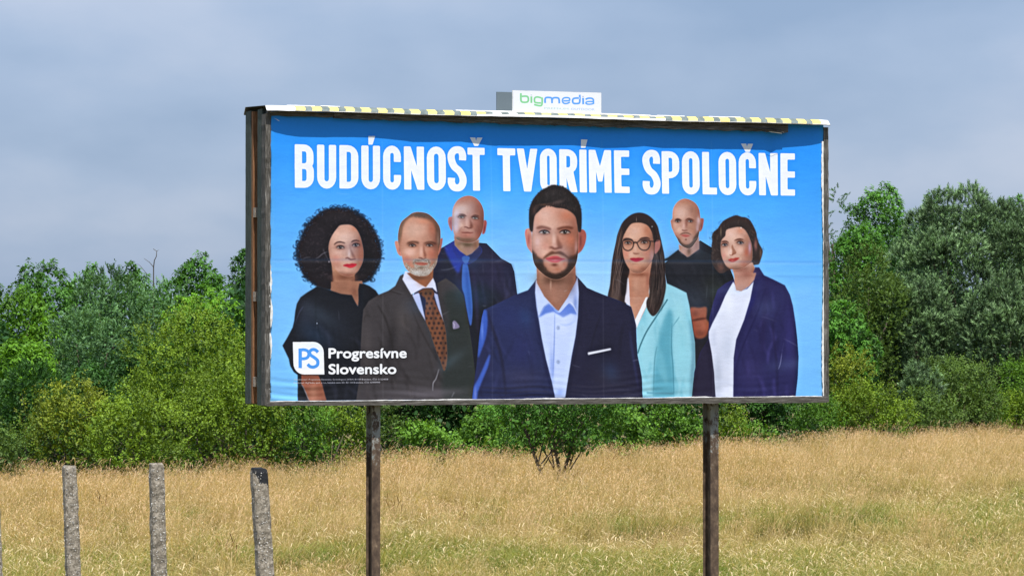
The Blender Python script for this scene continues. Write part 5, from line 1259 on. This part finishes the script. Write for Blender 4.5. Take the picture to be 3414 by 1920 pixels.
    me = np_mesh('crown', V, F, False, np.clip(C4, 0, 1))
    cr_ = bpy.data.objects.new('crown' if cat == 'tree' else 'foliage', me); me.materials.append(M_needle if leaf == 'pine' else M_leaf)
    COL.objects.link(cr_); cr_.parent = root; cr_['kind'] = 'stuff'
    # trunk and limbs
    mb = MB(); rs = random.Random(seed)
    for q in range(trunks):
        bx = 0 if trunks == 1 else (q - (trunks - 1) / 2) * (.13 if cat == 'tree' else .22); tr = max(.05, .022 * zt + .02) * (1 if trunks == 1 else .5)
        ta = Vector((bx, 0, -.1)); tb = Vector((bx * (4 if cat == 'tree' else 4) + rs.uniform(-.2, .2) + lean, rs.uniform(-.2, .2), cz * .75)); tm = ta.lerp(tb, .5) + Vector((rs.uniform(-.12, .12), rs.uniform(-.1, .1), 0))
        mb.tube([ta, tm, tb, tb + Vector((rs.uniform(-.2, .2), 0, (zt - cz) * (.9 if dens < .6 else .35)))], [tr * 1.25, tr, tr * .75, tr * .2], 7)
        for j in range(5):
            l = LC[rs.randrange(len(LC))]; tgt = Vector((l[0] * .9, l[1] * .9, l[2] * .9 + cz)); s_ = ta.lerp(tb, rs.uniform(.45, .95))
            if tgt.z < s_.z: tgt.z = s_.z + .3
            mb.tube([s_, s_.lerp(tgt, .5) + Vector((0, 0, -.12)), tgt], [tr * .45, tr * .3, tr * .08], 5)
    tk = bpy.data.objects.new('trunk' if cat == 'tree' else 'stems', mb.mesh('trunk', smooth=True)); tk.data.materials.append(M_bark); COL.objects.link(tk); tk.parent = root
    return root
T_far, T_bush = 'trees beyond the meadow', 'bushes along the meadow edge'
TREES = [
 # name, colour, leaf, px, top, hw, d, label, cat, zb, dens, lobes, group, trunks, lean
 ('locust_tree', 'locust', 'locust', 118, 632, 92, 101, 'dark green feathery tree with the ragged peak furthest left on the skyline', 'tree', 1.2, 1, 20, T_far, 1, 0),
 ('locust_tree', 'locust', 'locust', 225, 657, 72, 105, 'low rounded dark green tree on the skyline right of the left peak', 'tree', 1.2, 1, 14, T_far, 1, 0),
 ('locust_tree', 'locust', 'locust', 318, 650, 62, 105, 'dark green tree top on the skyline just left of the bare snag', 'tree', 1.2, 1, 14, T_far, 1, 0),
 ('locust_tree', 'locust', 'locust', 495, 626, 96, 102, 'broad feathery tree on the skyline between the bare snag and the billboard', 'tree', 1.2, 1, 22, T_far, 1, 0),
 ('locust_tree', 'dark', 'locust', 622, 600, 50, 108, 'tall green tree top peeking out right at the left edge of the billboard', 'tree', 1.2, .9, 14, T_far, 1, 0),
 ('locust_tree', 'locust', 'locust', 392, 672, 60, 104, 'low dark green tree at the foot of the bare snag', 'tree', 1.2, 1, 14, T_far, 1, 0),
 ('silvery_willow', 'silver', 'silver', 285, 676, 120, 97, 'grey-green silvery tree below the skyline at left', 'tree', .8, 1, 22, T_far, 1, 0),
 ('silvery_willow', 'silver', 'silver', 425, 705, 90, 96, 'silvery tree below the bare snag, next to the bright green crown', 'tree', .8, 1, 18, T_far, 1, 0),
 ('locust_tree', 'bright', 'locust', 45, 700, 110, 94, 'bright green tree at the left border under the skyline', 'tree', .8, 1, 20, T_far, 1, 0),
 ('locust_tree', 'bright', 'locust', 530, 712, 120, 92, 'bright green wide-crowned tree behind the yellow-green bush beside the billboard', 'tree', .8, 1, 24, T_far, 1, 0),
 ('silvery_willow', 'silver', 'silver', 225, 770, 105, 88, 'silvery bushy tree in front of the bright green left trees', 'tree', .5, 1, 20, T_far, 1, 0),
 ('locust_tree', 'bright', 'locust', 50, 815, 100, 86, 'rounded mid-green tree at the left border halfway down', 'tree', .5, 1, 18, T_far, 1, 0),
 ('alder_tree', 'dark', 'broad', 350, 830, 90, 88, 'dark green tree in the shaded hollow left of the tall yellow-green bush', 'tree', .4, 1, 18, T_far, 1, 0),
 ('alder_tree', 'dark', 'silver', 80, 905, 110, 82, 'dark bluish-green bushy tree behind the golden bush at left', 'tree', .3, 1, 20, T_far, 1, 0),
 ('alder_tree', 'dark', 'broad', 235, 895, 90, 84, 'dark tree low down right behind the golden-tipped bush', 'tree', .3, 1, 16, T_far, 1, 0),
 ('blackthorn_bush', 'yellow', 'small', 478, 800, 168, 78.5, 'tall yellow-green bush with pointed shoots left of the billboard', 'bush', None, 1.1, 30, T_bush, 3, 0),
 ('blackthorn_bush', 'gold', 'small', 165, 950, 105, 74, 'bush with golden-yellow shoot tips at the left meadow edge', 'bush', None, 1.1, 26, T_bush, 3, 0),
 ('hawthorn_bush', 'yellow', 'small', 330, 985, 135, 72.5, 'yellowish green bush at the meadow edge behind the second concrete post', 'bush', None, 1.0, 26, T_bush, 3, 0),
 ('hawthorn_bush', 'yellow', 'small', 600, 915, 140, 75, 'large light green bush at the meadow edge under the left end of the billboard', 'bush', None, 1.1, 30, T_bush, 3, 0),
 ('hawthorn_bush', 'hedge', 'small', 745, 985, 90, 75.5, 'dark green bush at the meadow edge right of the large light one under the board', 'bush', None, 1.0, 20, T_bush, 3, 0),
 ('hawthorn_bush', 'olive', 'small', 10, 1062, 62, 70.5, 'low dull green bush in the left corner of the meadow edge', 'bush', None, 1.0, 14, T_bush, 3, 0),
 ('blackthorn_bush', 'yellow', 'small', 868, 1000, 68, 79, 'yellow-green bush seen under the billboard just left of its left leg', 'bush', None, 1.0, 18, T_bush, 3, 0),
 ('blackthorn_bush', 'olive', 'small', 965, 985, 48, 80, 'airy olive bush with hooked twigs just right of the left billboard leg', 'bush', None, .9, 14, T_bush, 3, 0),
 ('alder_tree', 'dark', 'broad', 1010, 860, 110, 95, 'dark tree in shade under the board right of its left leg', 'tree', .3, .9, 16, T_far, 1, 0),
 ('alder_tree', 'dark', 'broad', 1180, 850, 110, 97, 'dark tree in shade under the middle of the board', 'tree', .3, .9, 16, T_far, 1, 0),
 ('bramble_thicket', 'bramble', 'broad', 1075, 1056, 90, 79.5, 'low bright bramble mound seen under the board between left leg and lone tree', 'bush', None, 1.0, 18, T_bush, 3, 0),
 ('bramble_thicket', 'bramble', 'broad', 1205, 1022, 66, 81, 'bramble mound directly left of the lone tree under the board', 'bush', None, 1.0, 16, T_bush, 3, 0),
 ('bramble_thicket', 'bramble', 'broad', 1330, 1070, 110, 80, 'low bramble seen behind the trunks of the lone tree', 'bush', None, .9, 14, T_bush, 3, 0),
 ('field_maple', 'locust', 'small', 1400, 905, 175, 70.5, 'lone small tree with forked dark trunks standing in the grass under the board', 'tree', .92, 1.5, 30, None, 3, 0),
 ('bramble_thicket', 'bramble', 'broad', 1560, 1035, 90, 83, 'bright bramble mound right of the lone tree under the board', 'bush', None, 1.0, 18, T_bush, 3, 0),
 ('bramble_thicket', 'hedge', 'broad', 1695, 1005, 80, 86, 'green bramble mound just left of the right billboard leg', 'bush', None, 1.0, 18, T_bush, 3, 0),
 ('blackthorn_bush', 'yellow', 'small', 1835, 1020, 44, 89, 'yellow-green slim bush just right of the right billboard leg', 'bush', None, 1.0, 12, T_bush, 3, 0),
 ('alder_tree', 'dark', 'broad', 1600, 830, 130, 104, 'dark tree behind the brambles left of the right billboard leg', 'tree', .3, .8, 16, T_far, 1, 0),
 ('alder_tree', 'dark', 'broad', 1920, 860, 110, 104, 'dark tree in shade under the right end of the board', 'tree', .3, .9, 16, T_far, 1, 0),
 ('bramble_thicket', 'bramble', 'broad', 1900, 1062, 70, 91, 'low bramble mound under the right end of the board', 'bush', None, 1.0, 14, T_bush, 3, 0),
 ('birch_tree', 'locust', 'silver', 2100, 468, 40, 124, 'slender airy tree with see-through top right beside the right billboard edge', 'tree', 5.2, .42, 9, T_far, 1, 0),
 ('locust_tree', 'locust', 'locust', 2205, 447, 95, 126, 'tallest rounded dark green tree on the right skyline', 'tree', 3, 1, 22, T_far, 1, 0),
 ('locust_tree', 'locust', 'locust', 2355, 468, 62, 130, 'dark green tree top on the skyline between rounded tree and pine', 'tree', 3, 1, 16, T_far, 1, 0),
 ('locust_tree', 'locust', 'locust', 2550, 472, 80, 130, 'dark green tree top on the skyline behind the pine at the right border', 'tree', 3, 1, 16, T_far, 1, 0),
 ('locust_tree', 'locust', 'locust', 2150, 545, 110, 120, 'feathery green tree beside the right billboard edge just below the skyline', 'tree', 1.5, 1, 22, T_far, 1, 0),
 ('locust_tree', 'dark', 'locust', 2290, 545, 85, 122, 'mid-green tree between the rounded skyline tree and the pine', 'tree', 1.5, 1, 18, T_far, 1, 0),
 ('willow_tree', 'olive', 'silver', 2185, 622, 98, 110, 'olive-green willow with fine upright twigs left of the pine', 'tree', .8, 1.1, 24, T_far, 1, 0),
 ('locust_tree', 'locust', 'locust', 2120, 745, 92, 104, 'mid-green tree at the right billboard edge halfway down', 'tree', .4, 1, 18, T_far, 1, 0),
 ('pine_tree', 'pine', 'pine', 2455, 468, 235, 116, 'large blue-green pine with upright candles at the right', 'tree', 1.0, 1.25, 40, T_far, 1, 0),
 ('pine_tree', 'pine', 'pine', 2300, 690, 110, 111, 'lower blue-green pine leaning out left of the large pine', 'tree', .9, 1.2, 26, T_far, 1, 0),
 ('pine_tree', 'pine', 'pine', 2520, 690, 120, 110, 'dark pine at the right border in front of the large pine', 'tree', .9, 1.1, 24, T_far, 1, 0),
 ('young_pine', 'pine', 'pine', 2318, 905, 48, 102, 'small young pine poking out of the bushes below the big pines', 'tree', .1, 1.3, 14, T_far, 1, 0),
 ('blackthorn_bush', 'gold', 'small', 2128, 872, 62, 98, 'yellow-green bush with gold tips at the lower right corner of the board', 'bush', None, 1.1, 18, T_bush, 3, 0),
 ('blackthorn_bush', 'yellow', 'small', 2190, 965, 105, 97, 'wide yellow-green bush at the meadow edge right of the board', 'bush', None, 1.1, 26, T_bush, 3, 0),
 ('hawthorn_bush', 'olive', 'small', 2410, 895, 115, 105, 'olive-green hawthorn with arching twigs below the large pine', 'bush', None, 1.0, 26, T_bush, 3, 0),
 ('hawthorn_bush', 'olive', 'small', 2330, 985, 90, 101, 'dark olive bush at the meadow edge below the young pine', 'bush', None, 1.0, 20, T_bush, 3, 0),
 ('hawthorn_bush', 'hedge', 'small', 2450, 990, 85, 106, 'shaded green bush at the meadow edge second from the right border', 'bush', None, 1.0, 18, T_bush, 3, 0),
 ('hawthorn_bush', 'bramble', 'small', 2562, 880, 55, 108, 'bright green bush at the right border above the meadow edge', 'bush', None, 1.1, 16, T_bush, 3, 0),
 ('blackthorn_bush', 'yellow', 'small', 2560, 985, 70, 107, 'low yellow-green bush in the right corner of the meadow edge', 'bush', None, 1.0, 16, T_bush, 3, 0),
 ('hawthorn_bush', 'hedge', 'small', 2050, 1010, 70, 95, 'green bush under the lower right corner of the board', 'bush', None, 1.0, 16, T_bush, 3, 0),
]
for i_, (nm, kd, lf, px, top, hw, d, lab, cat, zb, dn, lb, grp, tk, ln_) in enumerate(TREES):
    make_tree(nm, kd, lf, px, top, hw, d, lab, cat, zb, dn, lb, grp, tk, i_, ln_)
def thicket():
    rg = np.random.default_rng(55); n = 230000
    X = rg.uniform(-.48, .48, n); D_ = edge_d(X) + rg.uniform(17, 34, n)
    h = np.interp(X, [-.48, -.21, -.18, -.095, -.06, .08, .10, .13, .18, .22, .48], [7.5, 7.0, 3.5, 3.6, 6.4, 8.0, 5.2, 5.4, 6.2, 9.5, 10]) + .8 * np.sin(X * 60) + .5 * np.sin(X * 150 + 2)
    c = np.stack([X * D_, D_, h * rg.random(n) ** .8], 1)
    Q = tri_leaves(c, unit(rg.normal(size=(n, 3))), unit(rg.normal(size=(n, 3)) + np.array([0, 0, .5])), rg.uniform(.16, .28, n), rg.uniform(.10, .17, n))
    col = np.array([.020, .062, .014]) * rg.uniform(.7, 1.5, n)[:, None]
    me = np_mesh('thicket', Q.reshape(-1, 3), np.arange(4 * n).reshape(-1, 4), False, np.repeat(col, 4, 0)); me.materials.append(M_leaf)
    o = bpy.data.objects.new('thicket', me); COL.objects.link(o); tag(o, 'dark dense thicket deep behind the bushes along the meadow', 'thicket', kind='stuff')
thicket()
def far_branches(px, base_y, d, segs, name, label):
    k_ = 3414 / 2576
    def W(a, b): return Vector(((a * k_ - CX) / FPX * d, d, CZ + (1146 - b * k_) / FPX * d))
    mb = MB()
    for pts, r in segs: mb.tube([W(*p) for p in pts], list(np.linspace(r, r * .4, len(pts))), 5)
    o = link(name, mb.mesh(name, smooth=True), M_bark); tag(o, label, 'dead tree'); return o
far_branches(385, 670, 101, [([(386, 900), (386, 760), (386, 672), (388, 655), (393, 645), (394, 632), (385, 626)], .024), ([(386, 672), (376, 660), (362, 650)], .014), ([(394, 632), (400, 628)], .008), ([(370, 690), (352, 668), (345, 664)], .010)], 'bare_snag', 'bare dead branches forking against the sky on the left skyline')

# ------------------------------------------------------------------ meadow grass: tufts instanced on scattered points
M_grass = leaf_material('dry_grass_blades', .40, .6, .2)
protos = bpy.data.collections.new('grass_kinds')        # source meshes only, kept out of the scene itself
def tuft(name, nb, h, spread, base, tip, seeds, seed_col, seed_len, lean=.25, width=.006, seed=0, droop=.5, sw=.012):
    rg = np.random.default_rng(seed); V, F, Cc = [], [], []
    def strip(pts, ws, cols):
        b = len(V)
        for p, w, c in zip(pts, ws, cols):
            s = w[1] * w[0] * .5
            V.append(p - s); V.append(p + s); Cc.append(c); Cc.append(c)
        for i in range(len(pts) - 1): F.append((b + 2 * i, b + 2 * i + 1, b + 2 * i + 3, b + 2 * i + 2))
    base, tip, seed_col = np.array(base), np.array(tip), np.array(seed_col)
    for k in range(nb + seeds):
        a = rg.random() * 6.28; r = spread * math.sqrt(rg.random()); p0 = np.array([r * math.cos(a), r * math.sin(a), -.03])
        is_seed = k >= nb
        hh = h * (rg.uniform(.85, 1.15) if is_seed else rg.uniform(.45, .95))
        la = rg.normal(.3, 1.5); ll = abs(rg.normal(lean, .12)) * hh; dv = np.array([math.cos(la), math.sin(la), 0])
        side = np.array([-math.sin(la + rg.normal(0, 1)), math.cos(la + rg.normal(0, 1)), 0]); side /= np.linalg.norm(side)
        v = rg.uniform(.8, 1.2)
        pts = [p0, p0 + dv * ll * .2 + np.array([0, 0, hh * .5]), p0 + dv * ll * (1.0) + np.array([0, 0, hh * .93])]
        w0 = width * (.55 if is_seed else rg.uniform(.7, 1.4))
        if not is_seed:
            pts.append(p0 + dv * ll * 2.1 + np.array([0, 0, hh * (.95 - .25 * rg.random())])); ws = [w0, w0, w0 * .8, w0 * .15]
            cs = [base * v, (base * .5 + tip * .5) * v, tip * v, tip * v * 1.05]
        else: ws = [w0, w0, w0 * .8]; cs = [(base * .4 + tip * .6) * v, tip * v, tip * v]
        strip(pts, [(w, side) for w in ws], cs)
        if is_seed:
            q = pts[-1]; sl_ = seed_len * rg.uniform(.7, 1.3); n_ = 4
            for sd_ in (side, np.array([-side[1], side[0], 0])):
                ps, ws2 = [], []
                for j in range(n_ + 1):
                    t = j / n_; ps.append(q + dv * sl_ * (t * .45 + droop * .8 * t * t) + np.array([0, 0, sl_ * (t - droop * t * t)])); ws2.append((sw * (math.sin(math.pi * (.12 + .8 * t)) ** .7), sd_))
                strip(ps, ws2, [seed_col * rg.uniform(.85, 1.12)] * (n_ + 1))
    me = np_mesh(name, np.array(V), np.array(F), False, np.clip(np.array(Cc), 0, 1)); me.materials.append(M_grass)
    o = bpy.data.objects.new(name, me); protos.objects.link(o); return o
G1, STR, TAN, CRM = (.070, .115, .015), (.36, .27, .105), (.46, .32, .175), (.66, .56, .38)
tuft('a_tan_panicle', 24, .76, .26, (.10, .095, .03), (.50, .37, .17), 52, (.72, .54, .34), .07, .24, .005, 1, .5, .007)
tuft('b_tan_panicle', 22, .84, .26, (.11, .095, .03), (.50, .37, .18), 46, (.64, .46, .29), .075, .28, .005, 2, .55, .007)
tuft('c_straw', 40, .68, .26, (.060, .080, .014), (.43, .34, .13), 20, (.68, .55, .34), .07, .45, .006, 3, .7, .008)
tuft('d_straw_green', 44, .62, .26, (.036, .080, .010), (.24, .25, .06), 10, (.60, .50, .29), .07, .46, .007, 4, .7, .007)
tuft('e_green', 44, .52, .26, (.030, .080, .010), (.12, .20, .025), 4, (.52, .45, .25), .06, .46, .009, 5, .6, .007)
tuft('f_cream_heads', 28, .72, .28, (.05, .085, .012), (.28, .27, .08), 6, (.66, .56, .36), .10, .70, .006, 6, 1.2, .014)
tuft('g_tall_stalks', 6, 1.02, .28, (.14, .12, .04), (.52, .40, .21), 9, (.58, .43, .28), .13, .50, .007, 7, .6, .009)
tuft('h_brown_dock', 4, .66, .10, (.10, .10, .03), (.22, .12, .05), 6, (.24, .13, .06), .16, .08, .006, 8, .1, .013)
tuft('i_brown_straw', 40, .62, .26, (.05, .045, .015), (.24, .165, .07), 14, (.42, .29, .17), .06, .45, .006, 9, .6, .008)
gp, gi, gr, gs = [], [], [], []
rg = np.random.default_rng(77)
DENS = 9.0
N_try = 150000
dd = np.sqrt(rg.uniform(33 ** 2, 118 ** 2, N_try)); XX = rg.uniform(-.28, .28, N_try)
# area of the sector = XX range * (118^2-33^2)/2
area = .56 * (118 ** 2 - 33 ** 2) / 2
N_use = int(area * DENS); dd, XX = dd[:N_use], XX[:N_use]
# thin out with distance: far tufts overlap heavily in view
keep = (dd < edge_d(XX) + 1.5) & (rg.random(len(dd)) < np.interp(dd, [33, 60, 110], [1.0, .9, .55]))
dd, XX = dd[keep], XX[keep]; xs_, ys_ = XX * dd, dd
fz = lambda a, b, s: np.array([mnoise.fractal(Vector((x_ * s + a, y_ * s + b, 0)), 1.0, 2.0, 3) for x_, y_ in zip(xs_, ys_)])
n1, n2 = fz(3, 7, .16), fz(40, 11, .55)
far = np.clip((dd / edge_d(XX) - .62) / .28, 0, 1)          # the stand turns to tall tan panicle grass towards the far edge
w_ = rg.random(len(dd))
idx = np.empty(len(dd), int)
green = np.clip(.48 - .32 * (dd - 38) / 30 + 1.3 * n1 + .7 * n2, .05, .9)
for k in range(len(dd)):
    r = w_[k]
    if rg.random() < far[k] * .93: idx[k] = (0, 1, 1, 0, 2, 6, 0, 8)[int(r * 8)] if r < .997 else 7
    elif r < green[k]: idx[k] = (3, 4, 4, 3, 5)[rg.integers(5)]
    elif r < green[k] + .028: idx[k] = 5
    elif r < green[k] + .40: idx[k] = 2
    elif r < green[k] + .50: idx[k] = 8
    elif r < green[k] + .62: idx[k] = (0, 6, 6)[rg.integers(3)]
    else: idx[k] = (3, 2, 1)[rg.integers(3)]
    if n2[k] > .42 and rg.random() < .02: idx[k] = 7
zs_ = .12 * np.sin(xs_ * .11 + 1) * np.sin(ys_ * .09) + .05 * np.sin(xs_ * .5 + ys_ * .3)
me = bpy.data.meshes.new('meadow_grass'); me.vertices.add(len(dd)); me.vertices.foreach_set('co', np.stack([xs_, ys_, zs_], 1).astype(np.float32).ravel())
for nm, ty, arr in (('kind_index', 'INT', idx), ('turn', 'FLOAT', rg.normal(0, .55, len(dd))), ('size', 'FLOAT', np.clip(rg.uniform(.66, 1.12, len(dd)) * (1 + .5 * n1 + .6 * n2), .5, 1.14))):
    at = me.attributes.new(nm, ty, 'POINT'); at.data.foreach_set('value', arr.astype(np.int32 if ty == 'INT' else np.float32))
grass = bpy.data.objects.new('meadow_grass', me); COL.objects.link(grass); me.materials.append(M_grass)
tag(grass, 'tall dry tan and green meadow grass with drooping seed heads', 'grass', kind='stuff')
ng = bpy.data.node_groups.new('scatter_grass', 'GeometryNodeTree')
ng.interface.new_socket('Geometry', in_out='INPUT', socket_type='NodeSocketGeometry'); ng.interface.new_socket('Geometry', in_out='OUTPUT', socket_type='NodeSocketGeometry')
gi_, go_ = ng.nodes.new('NodeGroupInput'), ng.nodes.new('NodeGroupOutput')
iop = ng.nodes.new('GeometryNodeInstanceOnPoints'); ci = ng.nodes.new('GeometryNodeCollectionInfo')
ci.inputs['Collection'].default_value = protos; ci.inputs['Separate Children'].default_value = True; ci.inputs['Reset Children'].default_value = True
def attr(nm, ty):
    n = ng.nodes.new('GeometryNodeInputNamedAttribute'); n.data_type = ty; n.inputs['Name'].default_value = nm; return n.outputs['Attribute']
ng.links.new(gi_.outputs[0], iop.inputs['Points']); ng.links.new(ci.outputs[0], iop.inputs['Instance']); iop.inputs['Pick Instance'].default_value = True
ng.links.new(attr('kind_index', 'INT'), iop.inputs['Instance Index'])
cx_ = ng.nodes.new('ShaderNodeCombineXYZ'); ng.links.new(attr('turn', 'FLOAT'), cx_.inputs['Z'])
ng.links.new(cx_.outputs[0], iop.inputs['Rotation'])
sz = ng.nodes.new('ShaderNodeCombineXYZ'); a_ = attr('size', 'FLOAT')
for k in range(3): ng.links.new(a_, sz.inputs[k])
ng.links.new(sz.outputs[0], iop.inputs['Scale']); ng.links.new(iop.outputs[0], go_.inputs[0])
md = grass.modifiers.new('scatter', 'NODES'); md.node_group = ng
print('tufts', len(dd), 'tris', sum(len(o.data.polygons) * 2 for o in bpy.data.objects if o.type == 'MESH'))
